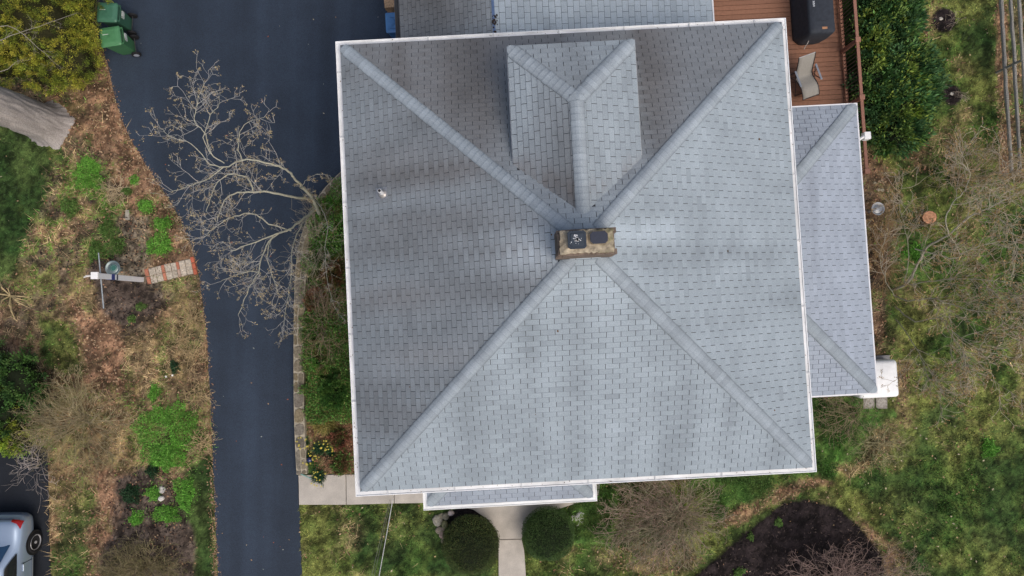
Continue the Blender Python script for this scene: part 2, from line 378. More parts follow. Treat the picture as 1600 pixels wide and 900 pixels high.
def bits(name, n, kinds, cols, size=(.02,.05), asp=.6, mat_=None, region=(-16.6,16.6,-9.6,11.0), z=(.01,.05), tilt=.5, ck=free, pw=None, curl=True, pts=None, **kw):
    if pts is None:
        x = rng.uniform(region[0], region[1], n); y = rng.uniform(region[2], region[3], n)
        W = wlook(x, y); p = sum(W[K[k]]*(1 if pw is None else pw[k]) for k in kinds)
        ok = (rng.random(n) < p); 
        if ck: ok &= ck(x, y)
        x = x[ok]; y = y[ok]
    else: x, y = pts
    m = len(x); ci = rng.integers(0, len(cols), m); c = np.array(cols)[ci]*(1+rng.normal(0, .2, (m,1)).clip(-.5, .6))
    L = rng.uniform(size[0], size[1], m)[:,None]; th = rng.uniform(0, 2*pi, m)
    a = np.stack([np.cos(th), np.sin(th), rng.uniform(-tilt, tilt, m)], -1); b = np.stack([-np.sin(th), np.cos(th), rng.uniform(-tilt, tilt, m)], -1)
    P = np.stack([x, y, rng.uniform(z[0], z[1], m)], -1)
    V = np.stack([P-a*L, P-b*L*asp, P+a*L, P+b*L*asp], 1).reshape(-1, 3)
    return mesh_np(name, V, np.arange(4*m).reshape(-1, 4), np.repeat(c, 4, 0), mat_ or M['litter'], kind='stuff', **kw)
GR = [(.050,.120,.022),(.21,.22,.06)]
blades('lawn_grass', 430000, ['lawn','weeds','cover','soil'], GR, h=(.03,.08), wd=.013, colvar=.6, pw=dict(lawn=1, weeds=.55, cover=.5, soil=.22),
       label='short lawn grass with yellowish dry patches on all sides of the house', cat='grass')
blades('deep_green_grass', 160000, ['darklawn'], [(.022,.055,.015),(.070,.105,.03)], h=(.03,.08), wd=.013, colvar=.6,  # second lawn grass, of its own deeper green
       label='darker green lawn grass in deep green patches', cat='grass')
blades('dry_grass', 230000, ['dry','weeds','soil','gravel'], [(.44,.33,.18),(.18,.13,.075)], h=(.05,.15), wd=.007, lean=1.9, colvar=.55, pw=dict(dry=1, weeds=.6, soil=.6, gravel=.25),
       label='dead straw coloured grass lying over the beds left of the driveway', cat='dry grass')
blades('groundcover', 190000, ['cover','bright'], [(.05,.15,.025),(.13,.25,.045)], h=(.03,.12), wd=.018, lean=1.2,
       label='low leafy green groundcover in the beds against the house', cat='groundcover')
blades('weed_tufts', 120000, ['weeds'], [(.09,.25,.035),(.18,.30,.06)], h=(.04,.11), wd=.013, lean=1.3,
       label='bright green weed tufts on the slope left of the driveway', cat='weeds')
bits('leaf_litter', 150000, ['litter','soil','dry','mulch','gravel','weeds'], [(.36,.21,.13),(.28,.17,.10),(.19,.10,.06),(.42,.30,.19),(.12,.07,.05)], size=(.018,.05), pw=dict(litter=1, soil=.33, dry=.3, mulch=.25, gravel=.35, weeds=.3),
     label='fallen brown and tan leaves strewn over the planting beds', cat='fallen leaves')
bits('mulch_chips', 110000, ['blackmulch','mulch','gravel'], [(.012,.009,.010),(.035,.026,.024),(.018,.014,.014),(.10,.075,.065)], size=(.02,.06), asp=.35, z=(.02,.07), tilt=.8, pw=dict(blackmulch=1, mulch=.8, gravel=.5),
     label='dark shredded bark mulch in the planting beds', cat='mulch')
bits('lawn_leaves', 3600, ['lawn','darklawn','blackmulch','cover'], [(.38,.28,.16),(.32,.19,.11),(.42,.36,.25),(.26,.16,.09)], size=(.014,.045), z=(.05,.09), pw=dict(lawn=1, darklawn=.35, blackmulch=.25, cover=.5),
     label='scattered pale fallen leaves on the lawn', cat='fallen leaves')
def on_drive(x, y):
    px, py = topix(x, y); return inpoly(px, py, DRIVE) & (fbm(x, y, 2, .4) > .42)
xx = rng.uniform(-14, -4, 700); yy = rng.uniform(-9.5, 11, 700); k = on_drive(xx, yy)
xx, yy = xx[k][:64], yy[k][:64]
bits('driveway_leaves', 0, [], [(.34,.22,.13),(.30,.32,.3),(.45,.38,.26),(.4,.12,.06)], size=(.012,.035), z=(.02,.035), tilt=.3, pts=(xx, yy),
     label='few small leaves scattered on the dark driveway', cat='fallen leaves')
# litter gathered along the driveway's left edge
ex, ey = [], []
dl = smooth_pts(DRIVE_L)
for a, b in zip(dl[:-1], dl[1:]):
    pa, pb = at(*a), at(*b)
    for _ in range(int((pb-pa).length*130)):
        p = pa.lerp(pb, random.random()); ex.append(p.x+random.gauss(-.05, .07)); ey.append(p.y+random.gauss(0, .05))
bits('edge_litter', 0, [], [(.36,.22,.13),(.26,.15,.09),(.16,.1,.06),(.40,.31,.2)], size=(.012,.035), z=(.015,.035), tilt=.3, pts=(np.array(ex), np.array(ey)),
     label='brown leaf crumbs gathered along the left edge of the driveway', cat='fallen leaves')

# ------------------------------------------------------------------ house
ZE, RISE, HS = 5.7, 2.6, 5.345
house = empty('house', HC, HA, 'house seen from above with grey shingled hip roof, white gutters and central chimney', 'house')
def clip(poly, nx_, ny_, d):      # keep nx*x+ny*y<=d
    out = []; n = len(poly)
    for i in range(n):
        a, b = poly[i], poly[(i+1) % n]; da = nx_*a[0]+ny_*a[1]-d; db = nx_*b[0]+ny_*b[1]-d
        if da <= 0: out.append(a)
        if (da < 0 < db) or (db < 0 < da):
            t = da/(da-db); out.append((a[0]+(b[0]-a[0])*t, a[1]+(b[1]-a[1])*t))
    return out
def nz(x, y, s=1, o=0): return mn.fractal(Vector((x*s+o, y*s-o, o*1.7)), .9, 2.0, 4)*.5+.5
GREY = (.343,.404,.452)
def stain(u, v, face):
    """colour of the weathered shingle at house position u,v"""
    c = list(GREY); br = 1.0; brown = 0.0
    if face in ('L','R'): run = nz(u*.25, v*1.6, 1.0, 3); fine = nz(u*.5, v*5, 1, 8)
    else: run = nz(u*1.6, v*.25, 1.0, 5); fine = nz(u*5, v*.5, 1, 2)
    br *= 1-.20*max(0, run-.45)*2-.10*(fine-.5)
    if face == 'T':                                 # algae-darkened north slope
        d = min(1, max(0, (v-.6)/3.2)); streak = max(0, min(1, 1.3*nz(u*1.3, v*.18, 1, 11)-.1))
        right = 1/(1+math.exp(-(u-2.4)*1.6))
        k = (.12+.88*d)*(.62+.45*streak)*(1-.30*right); br *= 1-.50*k; brown += 1.0*k
        br *= 1+.25*math.exp(-((u+3.35)/.13)**2-((v-3.1)/.35)**2)+.14*math.exp(-((u-3.7)/.1)**2)*nz(u, v*3)
    if face == 'L':
        k = .55*nz(u*.16, v*1.1, 1, 21)+.45*nz(u*.2, v*3.2, 1, 61); k = max(0, k-.34)*1.6+.30; k *= 1-.45*max(0, (u+1.5)/2 if u > -1.5 else 0); br *= 1-.46*k; brown += .62*k
        br *= 1-.1*min(1, max(0, (-u-1.5)/3))
        for (cu, cv, su, sv, a0) in ((-4.0,2.3,1.3,.45,.22),(-3.0,1.0,1.6,.3,.16),(-4.2,-.6,1.2,.35,.14),(-3.4,-2.0,1.3,.25,.10),(-2.6,1.9,.9,.25,.10)):
            e_ = math.exp(-((u-cu)/su)**2-((v-cv+.25*nz(u, v, .8, 90))/sv)**2); br *= 1-a0*e_; brown += .5*e_
    if face == 'T':
        for (cu, su, a0) in ((-2.05,.42,.26),(-3.75,.22,.16),(-3.2,.12,.12),(2.0,.35,.14),(1.75,.12,.15),(-2.7,.18,.10)):
            e_ = math.exp(-((u-cu+.3*(nz(u*.3, v*.6, 1, 44)-.5))/su)**2)*min(1, max(0, (v-.8)/1.5)); br *= 1-a0*e_; brown += .3*e_
    if face == 'F':
        for (c0, w0, a0, v0) in ((-.2,.28,.16,-.3),(-2.6,.5,.16,-2.0),(1.9,.4,.12,-1.0),(-4.0,.3,.10,-3),(3.2,.3,.1,-1.5)):
            if v < v0: br *= 1-a0*math.exp(-((u-c0)/w0)**2)*(.4+.9*nz(u*2, v*.5, 1, 7))
    if face in ('DL','DR','DT'):
        k = {'DL': .62, 'DR': .18, 'DT': .6}[face]*nz(u*1.5, v*.9, 1, 31)
        if face == 'DL': k += .75*math.exp(-((u-.0)/.8)**2)*min(1, max(0, (3.1-v)/.8))*.9
        if face == 'DL': e_ = math.exp(-((v-(1.75-.75*(u+1.3)/1.3))/.28)**2)*nz(u*2, v*2, 1, 71)*1.2; br *= 1-.35*e_; brown += 1.3*e_
        if face == 'DR': e_ = math.exp(-((v-(1.75-.75*(1.38-u)/1.3))/.10)**2)*nz(u*3, v*3, 1, 72)*1.2; br *= 1-.25*e_; brown += e_
        br *= 1-.5*k; brown += .45*k
    if face == 'XL': k = .5+.9*(nz(u, v, .5, 41)-.5)+.25*(1-min(1, max(0, (u+3.2)/1.6))); br *= 1-.62*k; brown += .85*k; wv = nz(u*1.1+v*.6, v*2.2-u*.8, 1, 83); br *= 1+.75*max(0, min(1, (u+2.3)/.6))*max(0, wv-.35)
    if face == 'XR': br *= 1.18
    if face in ('SR','SF','ST','P'): br *= {'SR': 1.08, 'SF': 1.06, 'ST': .96, 'P': .98}[face]; c = [c[0]*1.0, c[1]*.975, c[2]*1.03]
    if face[0] in 'LRFT' and len(face) == 1:       # lime wash below the chimney
        for (cu, cv, su, sv, a0) in ((-1.1,-.0,.60,.50,.75),(1.25,.2,.95,.28,.40),(.0,-.8,.9,.45,.20)):
            br *= 1+a0*math.exp(-((u-cu)/su)**2-((v-cv)/sv)**2)
        br *= 1-.12*nz(u*.9, v*.9, 1, 77)+.06
    return (c[0]*br*(1+.09*brown), c[1]*br*(1-.04*brown), c[2]*br*(1-.10*brown))
CAML = HI @ Vector((0, 0, CAM_H))
TABS = []      # (distance, parent, verts, faces, colours)
def shingles(parent, P0, P1, PT, poly3, face, expo=.127, tab=.305, sheath=True, gap=.012, skip=None, phase=0.):
    """P0->P1 eave direction, PT any point up the slope, poly3 the slope outline"""
    P0, P1, PT = Vector(P0), Vector(P1), Vector(PT)
    U = (P1-P0).normalized(); Nn = U.cross(PT-P0).normalized(); V = Nn.cross(U)
    if Nn.z < 0: Nn = -Nn
    to2 = lambda p: ((Vector(p)-P0).dot(U), (Vector(p)-P0).dot(V))
    poly = [to2(p) for p in poly3]
    ar = sum(poly[i][0]*poly[(i+1) % len(poly)][1]-poly[(i+1) % len(poly)][0]*poly[i][1] for i in range(len(poly)))
    if ar < 0: poly = poly[::-1]
    if sheath:
        MB().add([P0+U*a+V*b for a, b in poly], [tuple(range(len(poly)))]).build('roof_deck', M['felt'], parent)
    hp = []
    for i in range(len(poly)):
        a, b = poly[i], poly[(i+1) % len(poly)]; ex_, ey_ = b[0]-a[0], b[1]-a[1]; l = sqrt(ex_*ex_+ey_*ey_)
        if l < 1e-6: continue
        hp.append((ey_/l, -ex_/l, (ey_*a[0]-ex_*a[1])/l))
    amin, amax = min(p[0] for p in poly), max(p[0] for p in poly); bmin, bmax = min(p[1] for p in poly), max(p[1] for p in poly)
    for j in range(int(bmin/expo)-1, int(bmax/expo)+1):
        b0, b1 = j*expo, (j+1)*expo; wob = random.uniform(-.006, .006)+.004*sin(j*.7)
        off = (j % 2)*tab/2+wob+phase
        for i in range(int((amin-off)/tab)-1, int((amax-off)/tab)+1):
            a0 = i*tab+off+gap/2; a1 = (i+1)*tab+off-gap/2; db = random.uniform(-.002, .002)
            q = [(a0, b0+.010+db), (a1, b0+.010+db*.3), (a1, b1), (a0, b1)]
            for (n0, n1, d) in hp:
                q = clip(q, n0, n1, d)
                if len(q) < 3: break
            if len(q) < 3: continue
            ctr = P0+U*((a0+a1)/2)+V*((b0+b1)/2)
            if skip and skip(ctr): continue
            lift = .013+random.uniform(0, .004); top = []; low = []; cs = []; r = 1+random.gauss(0, .03)-(.07 if random.random() < .03 else 0)
            for (a, b) in q:
                h = lift+(.003-lift)*max(0, min(1, (b-b0)/expo)); p = P0+U*a+V*b; top.append(p+Nn*h); low.append(p+Nn*.0008)
                cs.append(tuple(x*r for x in stain(p.x, p.y, face)))
            n = len(q)
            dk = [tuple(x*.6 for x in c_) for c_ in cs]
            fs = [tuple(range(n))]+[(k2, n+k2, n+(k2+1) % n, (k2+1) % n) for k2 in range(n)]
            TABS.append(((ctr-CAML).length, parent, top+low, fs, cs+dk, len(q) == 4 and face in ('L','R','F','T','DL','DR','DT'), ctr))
def caps(parent, A, B, zf, width=.2, expo=.135, name='ridge_cap', tone=1.05, sep=True, bd=(-HS+.125,HS-.125,-HS+.125,HS-.125)):
    A, B = Vector(A), Vector(B); D = B-A; D.z = 0; Lh = D.length; d = D.normalized(); s = Vector((-d.y, d.x, 0))
    n = int(Lh/expo); acc = MB()
    for i in range(n+1):
        t0 = i*expo; t1 = min(t0+expo+.02, Lh)
        if t1-t0 < .02: break
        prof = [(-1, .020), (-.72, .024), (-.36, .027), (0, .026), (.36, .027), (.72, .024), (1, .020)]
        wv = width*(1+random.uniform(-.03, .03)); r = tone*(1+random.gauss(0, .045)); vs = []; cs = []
        for (t, ad, dk_) in ((t0, .017, .76), (t0+.012, .015, 1.), (t1, -.002, .96)):  # darker butt row: shade line of each overlap put into the colour
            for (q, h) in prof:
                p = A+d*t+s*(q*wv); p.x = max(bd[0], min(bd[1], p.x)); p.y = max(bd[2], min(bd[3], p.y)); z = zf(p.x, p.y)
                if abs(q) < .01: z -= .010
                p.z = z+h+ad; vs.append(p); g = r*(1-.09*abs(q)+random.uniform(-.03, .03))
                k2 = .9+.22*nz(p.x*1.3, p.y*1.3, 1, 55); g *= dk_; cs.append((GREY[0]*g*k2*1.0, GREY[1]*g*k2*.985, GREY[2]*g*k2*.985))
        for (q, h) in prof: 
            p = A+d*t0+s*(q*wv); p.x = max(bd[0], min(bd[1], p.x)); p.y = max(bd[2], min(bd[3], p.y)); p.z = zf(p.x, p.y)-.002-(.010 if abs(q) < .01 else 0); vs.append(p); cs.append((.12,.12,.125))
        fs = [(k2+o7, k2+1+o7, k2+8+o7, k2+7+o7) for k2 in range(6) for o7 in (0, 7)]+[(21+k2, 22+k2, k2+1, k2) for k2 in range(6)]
        for e0 in (0, 6):      # side edges: shade line painted into the dark skirt and rim
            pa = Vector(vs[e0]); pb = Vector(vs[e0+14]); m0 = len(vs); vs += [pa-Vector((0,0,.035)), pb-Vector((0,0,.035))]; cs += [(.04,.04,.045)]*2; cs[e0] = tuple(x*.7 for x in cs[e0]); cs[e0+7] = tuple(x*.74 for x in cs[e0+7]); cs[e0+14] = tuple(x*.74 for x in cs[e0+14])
            fs.append((e0, e0+7, e0+14, m0+1, m0))
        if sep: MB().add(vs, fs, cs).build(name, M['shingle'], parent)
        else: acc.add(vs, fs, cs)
    if not sep: acc.build(name+'s', M['shingle'], parent, kind='stuff')
def gutter(parent, pts, closed, z, wd=.14, dep=.11, tone=.92, name='gutter'):
    """one gutter per side, with mitred ends; outer line given by pts (counter-clockwise)"""
    n = len(pts); P = [Vector((p[0], p[1], 0)) for p in pts]
    def inset(i, d):
        p = P[i]
        if not closed and i in (0, n-1):
            t = (P[1]-P[0]) if i == 0 else (P[-1]-P[-2]); t.normalize(); return p+Vector((-t.y, t.x, 0))*d
        a = (p-P[i-1]).normalized(); b = (P[(i+1) % n]-p).normalized()
        na = Vector((-a.y, a.x, 0)); nb = Vector((-b.y, b.x, 0)); return p+(na+nb)*(d/(1+na.dot(nb)))
    prof = [(0, -dep), (0, 0), (.018, 0), (.022, -.022), (.05, -.018), (wd-.03, -.014), (wd, .004), (wd+.02, -.01), (wd, -dep)]
    m = n if closed else n-1
    for i in range(m):
        j = (i+1) % n; L_ = (P[j]-P[i]).length; k = max(2, int(L_/.35)); rings = []; cs = []
        for q in range(k+1):
            t = q/k; ring = []
            for pi_, (d, h) in enumerate(prof):
                p = inset(i, d).lerp(inset(j, d), t); p.z = z+h; ring.append(p)
                g = tone*(1+random.uniform(-.03, .03))
                g *= .97+.05*nz(p.x*2, p.y*2, 1, 3)
                if 2 < pi_ < 7: g *= .66+.45*nz(p.x*2.2, p.y*2.2, 1, 13)
                cs.append((g*.96, g*.985, g))
            rings.append(ring)
        mb = MB(); mb.loft(rings, cs); mb.build(name, M['white'], parent)

# walls
wall = MB()
ang = (.62,.62,.60)
wall.box(-4.9, 4.9, -4.9, 4.9, -.1, 5.58, ang)
wl = wall.build('wall', M['siding'], house)
for i in range(27):      # lap siding boards all round
    z0 = .12+i*.2; MB().box(-4.93, 4.93, -4.93, 4.93, z0, z0+.18, (.66,.66,.63)).build('siding_board', M['siding'], wl)
MB().box(-5.28, 5.28, -5.28, 5.28, 5.585, 5.6, (.7,.7,.7)).build('soffit', M['white'], house)
for sx, sy, rot in ((0,-1,0),(-1,0,1),(1,0,1),(0,1,0)):
    for off in (-3.2, 0, 3.2):
        mb = MB(); mf = MB()
        if rot == 0: mb.box(off-.45, off+.45, sy*4.945-.01, sy*4.945+.01, 3.5, 5.0, (.05,.06,.07)); mf.box(off-.52, off+.52, sy*4.935-.01, sy*4.935+.01, 3.43, 5.07, (.75,.75,.75))
        else: mb.box(sx*4.945-.01, sx*4.945+.01, off-.45, off+.45, 3.5, 5.0, (.05,.06,.07)); mf.box(sx*4.935-.01, sx*4.935+.01, off-.52, off+.52, 3.43, 5.07, (.75,.75,.75))
        wn = mf.build('window', M['white'], house); mb.build('pane', M['glass'], wn)

# main hip roof
roof = empty('roof', parent=house)
def zmain(u, v): return ZE+RISE*(1-max(abs(u), abs(v))/HS)
E_ = HS-.125
ze = zmain(E_, 0)
c4 = [(-E_,-E_,ze),(E_,-E_,ze),(E_,E_,ze),(-E_,E_,ze)]; AP = (0,0,ZE+RISE)
inch = lambda p: -.5 < p.x < .42 and -.22 < p.y < .16
DV0, DV1, DU0, DU1, DZ, DR_ = 1.70, 4.34, -1.32, 1.385, 7.42, 8.0
DM = (DU0+DU1)/2; DH = (DU1-DU0)/2; DVH = DV1-DH*1.02
def zdorm(u, v): return DZ+(DR_-DZ)*min(1, (DU1-u)/DH, (u-DU0)/DH, (DV1-v)/(DV1-DVH))
def under_dormer(p): return DU0+.15 < p.x < DU1-.15 and p.y < DV1-.2 and zdorm(p.x, p.y) > zmain(p.x, p.y)+.05
shingles(roof, c4[0], c4[1], AP, [c4[0], c4[1], AP], 'F', skip=inch)
shingles(roof, c4[1], c4[2], AP, [c4[1], c4[2], AP], 'R', skip=inch, phase=.11)
shingles(roof, c4[2], c4[3], AP, [c4[2], c4[3], AP], 'T', skip=lambda p: inch(p) or under_dormer(p), phase=.05)
shingles(roof, c4[3], c4[0], AP, [c4[3], c4[0], AP], 'L', skip=inch, phase=.2)
for sx, sy in ((-1,-1),(1,-1),(1,1),(-1,1)):
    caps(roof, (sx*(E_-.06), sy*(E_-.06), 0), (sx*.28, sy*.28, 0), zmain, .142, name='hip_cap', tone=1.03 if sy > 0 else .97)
gutter(roof, [(-HS,-HS),(HS,-HS),(HS,HS),(-HS,HS)], True, ZE+.0)

mb = MB()
for _ in range(150):      # leaves and grit caught in the gutters
    t = random.uniform(-HS+.1, HS-.1); q = HS-random.uniform(.03, .12); sd_ = random.choice((0,1,2,3)); x, y = ((t,-q),(q,t),(t,q),(-q,t))[sd_]; s = random.uniform(.006, .022); a = random.uniform(0, 3)
    mb.add([(x+s*cos(a),y+s*sin(a),ZE-.004),(x-s*.5*sin(a),y+s*.5*cos(a),ZE+.004),(x-s*cos(a),y-s*sin(a),ZE-.002),(x+s*.5*sin(a),y-s*.5*cos(a),ZE+.002)], [(0,1,2,3)], random.choice([(.2,.13,.08),(.3,.22,.14),(.12,.09,.07),(.35,.33,.28)]))
mb.build('gutter_debris', M['litter'], house, kind='stuff')
for sd_ in range(4):
    for t in np.arange(-4.6, 4.7, 1.55):
        g_ = MB(); a0_, a1_ = -HS-.003, -HS+.135
        g_.box(t-.016, t+.016, a0_, a1_, ZE-.03, ZE+.006, (.62,.64,.66)); o_ = g_.build('gutter_hanger', M['white'], house); o_.rotation_euler = (0, 0, sd_*pi/2)
# dormer on the rear slope
dorm = empty('dormer', parent=house)
dwall = MB(); 
dwall.box(DU0+.14, DU1-.14, 1.9, DV1-.16, zmain(0, DV1)-.2, DZ-.03, (.5,.52,.54)); dwall.build('dormer_wall', M['siding'], dorm)
MB().box(DU0+.02, DU1-.02, DV0+.3, DV1-.02, DZ-.05, DZ-.028, (.45,.46,.47)).build('dormer_soffit', M['siding'], dorm)
vr = HS*(1-(DR_-ZE)/RISE); vv = HS*(1-(DZ-ZE)/RISE)
RA = (DM, DVH, DR_); RB = (DM, vr-.02, DR_)
shingles(dorm, (DU0,DV1,DZ), (DU0,vv,DZ), RA, [(DU0,DV1,DZ),(DU0,vv,DZ),RB,RA], 'DL', phase=.07)
shingles(dorm, (DU1,vv,DZ), (DU1,DV1,DZ), RA, [(DU1,vv,DZ),(DU1,DV1,DZ),RA,RB], 'DR', phase=.16)
shingles(dorm, (DU1,DV1,DZ), (DU0,DV1,DZ), RA, [(DU1,DV1,DZ),(DU0,DV1,DZ),RA], 'DT', phase=.02)
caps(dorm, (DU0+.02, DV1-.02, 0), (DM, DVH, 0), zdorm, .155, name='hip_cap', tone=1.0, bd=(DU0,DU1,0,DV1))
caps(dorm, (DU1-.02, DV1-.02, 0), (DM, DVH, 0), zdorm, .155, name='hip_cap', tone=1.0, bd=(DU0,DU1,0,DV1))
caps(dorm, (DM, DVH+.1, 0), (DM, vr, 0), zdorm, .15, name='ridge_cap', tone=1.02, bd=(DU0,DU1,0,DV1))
for a, b in (((DU0,DV1),(DU0,vv)),((DU1,vv),(DU1,DV1)),((DU1,DV1),(DU0,DV1))):   # drip edge
    a, b = Vector((a[0], a[1], DZ-.02)), Vector((b[0], b[1], DZ-.02)); t = (b-a).normalized(); s = Vector((t.y, -t.x, 0))*.012
    MB().add([a, b, b+s, a+s, a+Vector((0,0,-.06)), b+Vector((0,0,-.06)), b+s+Vector((0,0,-.06)), a+s+Vector((0,0,-.06))], [(0,1,2,3),(3,2,6,7),(4,7,6,5),(0,3,7,4),(1,5,6,2),(0,4,5,1)], (.5,.53,.55)).build('drip_edge', M['metal'], dorm)
# chimney
chim = empty('chimney', parent=house)
CU0, CU1, CV0, CV1, CZ = -.55, .46, -.25, .19, 9.0
MB().box(CU0+.03, CU1-.03, CV0+.03, CV1-.03, 7.8, CZ-.12, (.20,.17,.15)).build('chimney_core', M['crown'], chim)
bm_ = MB().box(-.1,.1,-.05,.05,-.031,.031,(.19,.15,.125)); b0 = bm_.build('brick', M['brick'], chim); bme = b0.data; first = True
for kz in range(12):
    z = 7.98+kz*.076; o = (kz % 2)*.1
    ring = []
    for k2 in range(6): ring += [(CU0+.06+o+k2*.205, CV0+.02, 0), (CU0+.06+o+k2*.205, CV1-.02, 0)]
    for k2 in range(2): ring += [(CU0+.02, CV0+.13+k2*.2-o*.4, 1), (CU1-.02, CV0+.13+k2*.2-o*.4, 1)]
    for (x, y, r) in ring:
        if x > CU1-.02: continue
        m = Matrix.Translation((x, y, z+random.uniform(-.003,.003))) @ Matrix.Rotation(r*pi/2+random.uniform(-.01,.01), 4, 'Z')
        if first: b0.matrix_basis = m; first = False
        else: copy_obj(b0, chim, m)
# mortar crown, rough edged and sloping
mb = MB(); gx, gy = 26, 13; vs = []; cs = []
for j in range(gy):
    for i in range(gx):
        u = CU0+(CU1-CU0)*i/(gx-1); v = CV0+(CV1-CV0)*j/(gy-1); ed = min(i, gx-1-i, j, gy-1-j)
        if ed == 0: u += random.uniform(-.018,.018); v += random.uniform(-.018,.018)
        z = CZ-.03+min(ed, 3)*.012+nz(u*6, v*6)*.03
        g = nz(u*7, v*7, 1, 4); moss = max(0, min(1, (u-.1)*2.2+(nz(u*9, v*9, 1, 9)-.5)*1.8+(.8 if j > gy-4 else 0)*(g-.2)))
        c1 = (.46,.40,.30); c2 = (.28,.24,.18); c3 = (.17,.165,.085)
        t = max(0, min(1, (g-.3)*2)); c_ = [c1[q]*(1-t)+c2[q]*t for q in range(3)]; c_ = [c_[q]*(1-.8*moss)+c3[q]*.8*moss for q in range(3)]
        vs.append((u, v, z)); cs.append(tuple(c_))
fs = [(j*gx+i, j*gx+i+1, (j+1)*gx+i+1, (j+1)*gx+i) for j in range(gy-1) for i in range(gx-1)]
bd = [j*gx for j in range(gy)][::-1]+list(range(1, gx))+[j*gx+gx-1 for j in range(1, gy)]+[(gy-1)*gx+i for i in range(gx-2, 0, -1)]
n0 = len(vs)
for b in bd: vs.append((vs[b][0], vs[b][1], CZ-.12)); cs.append((.33,.22,.15))
for q in range(len(bd)): fs.append((bd[q], n0+q, n0+(q+1) % len(bd), bd[(q+1) % len(bd)]))
mb.add(vs, fs, cs); mb.build('mortar_crown', M['crown'], chim)
def flue(cu, cv, w_, h_, z0, z1, cut, c, name, rim=None):
    o = [(-w_+cut,-h_),(w_-cut,-h_),(w_,-h_+cut),(w_,h_-cut),(w_-cut,h_),(-w_+cut,h_),(-w_,h_-cut),(-w_,-h_+cut)]
    return MB().prism([(cu+a, cv+b) for a, b in o], z0, z1, c).build(name, M['dark'], chim, bevel=.006)
MB().box(-.30-.10,-.30+.12+.08,-.15,.11,CZ-.02,CZ+.13,(.35,.23,.16)).build('flue_liner', M['stone'], chim)
fc = flue(-.245, -.01, .172, .168, CZ+.14, CZ+.165, .04, (.022,.035,.055), 'flue_cap')
flue(-.245, -.01, .12, .118, CZ+.165, CZ+.178, .02, (.03,.045,.065), 'flue_cap')
flue(.17, .02, .178, .128, CZ, CZ+.07, .06, (.26,.215,.15), 'flue_liner').data.materials[0] = M['stone']
flue(.17, .02, .164, .114, CZ+.07, CZ+.085, .05, (.03,.037,.06), 'flue_cap')
mb = MB()
for _ in range(60):      # bird droppings on the left cap
    a = random.uniform(0, 2*pi); r = abs(random.gauss(0, .045)); x, y = -.245+r*cos(a), -.01+r*sin(a); s = random.uniform(.004, .016)
    mb.prism([(x+s*cos(t)*random.uniform(.6,1.3), y+s*sin(t)) for t in np.linspace(0, 5.2, 6)], CZ+.1781, CZ+.182, (.75,.77,.8))
mb.build('bird_droppings', M['white'], chim, kind='stuff')
mb = MB()     # lead flashing round the base
mb.prism([(CU0-.03,CV0-.04),(CU1+.02,CV0-.04),(CU1+.02,CV1+.03),(CU0-.03,CV1+.03)], 8.0, 8.17, (.10,.10,.105)); mb.build('flashing', M['metal'], chim)
# vent pipe on the left slope
vp = empty('vent_pipe', parent=house)
pb = None
for zz in np.arange(5.8, 8, .01):
    l = loc(598, 303, zz)
    if zz >= zmain(l.x, l.y): pb = l; break
pb.z = zmain(pb.x, pb.y)
nrm = Vector((-RISE/HS, 0, 1)).normalized()
MB().tube([pb-Vector((0,0,.05)), pb+Vector((-.01,.015,.34))], [.05,.043], 14, (.82,.83,.84)).build('pipe', M['white'], vp, smooth=False)
MB().tube([pb+Vector((-.01,.015,.335)), pb+Vector((-.01,.015,.344))], [.034,.034], 12, (.01,.01,.01)).build('pipe_opening', M['dark'], vp)
MB().tube([pb+nrm*.0, pb+nrm*.05, pb+nrm*.09], [.115,.075,.055], 14, (.42,.40,.38)).build('collar', M['metal'], vp)
MB().add([pb+nrm*.013+Vector((a,b,-a*-RISE/HS)) for a, b in ((-.16,-.14),(.13,-.14),(.13,.15),(-.16,.15))], [(0,1,2,3)], (.36,.37,.39)).build('flashing', M['metal'], vp)

# sunroom on the right side
sun = empty('sunroom', parent=house)
SE, SU, S0, S1, SP = 3.6, 7.96, -3.9, 3.78, .30
def zsun(u, v): return SE+SP*min(SU-u, v-S0, S1-v)
DI = SU-4.88
A0, A1 = (SU,S0,SE), (SU,S1,SE); B0 = (4.88,S0,SE); B1 = (4.88,S1,SE); T0 = (4.88,S0+DI,SE+SP*DI); T1 = (4.88,S1-DI,SE+SP*DI)
shingles(sun, A0, A1, T0, [A0, A1, T1, T0], 'SR', phase=.04)
shingles(sun, B0, A0, T0, [B0, A0, T0], 'SF', phase=.12)
shingles(sun, A1, B1, T1, [A1, B1, T1], 'ST', phase=.09)
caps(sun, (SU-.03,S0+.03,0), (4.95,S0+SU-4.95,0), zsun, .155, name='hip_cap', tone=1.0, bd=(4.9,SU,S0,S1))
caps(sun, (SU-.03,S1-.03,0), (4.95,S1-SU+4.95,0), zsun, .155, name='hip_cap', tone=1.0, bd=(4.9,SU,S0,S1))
MB().box(4.9, 7.55, S0+.4, S1-.4, 0, SE, (.6,.6,.58)).build('sunroom_wall', M['siding'], sun)
for k2 in range(5): 
    wn = MB().box(7.55, 7.58, S0+.75+k2*1.28, S0+1.85+k2*1.28, 1.6, 3.2, (.75,.75,.75)).build('window', M['white'], sun)
MB().box(4.9, SU-.02, S0+.02, S1-.02, SE-.03, SE-.012, (.7,.7,.7)).build('sunroom_soffit', M['white'], sun)
tw = (.80,.81,.83)
for (x0,x1,y0,y1) in ((SU-.012,SU+.028,S0-.03,S1+.03),(4.9,SU-.012,S1-.005,S1+.03),(4.9,SU-.012,S0-.035,S0+.005)):
    MB().box(x0,x1,y0,y1,SE-.12,SE+.012,tw).build('fascia', M['white'], sun)
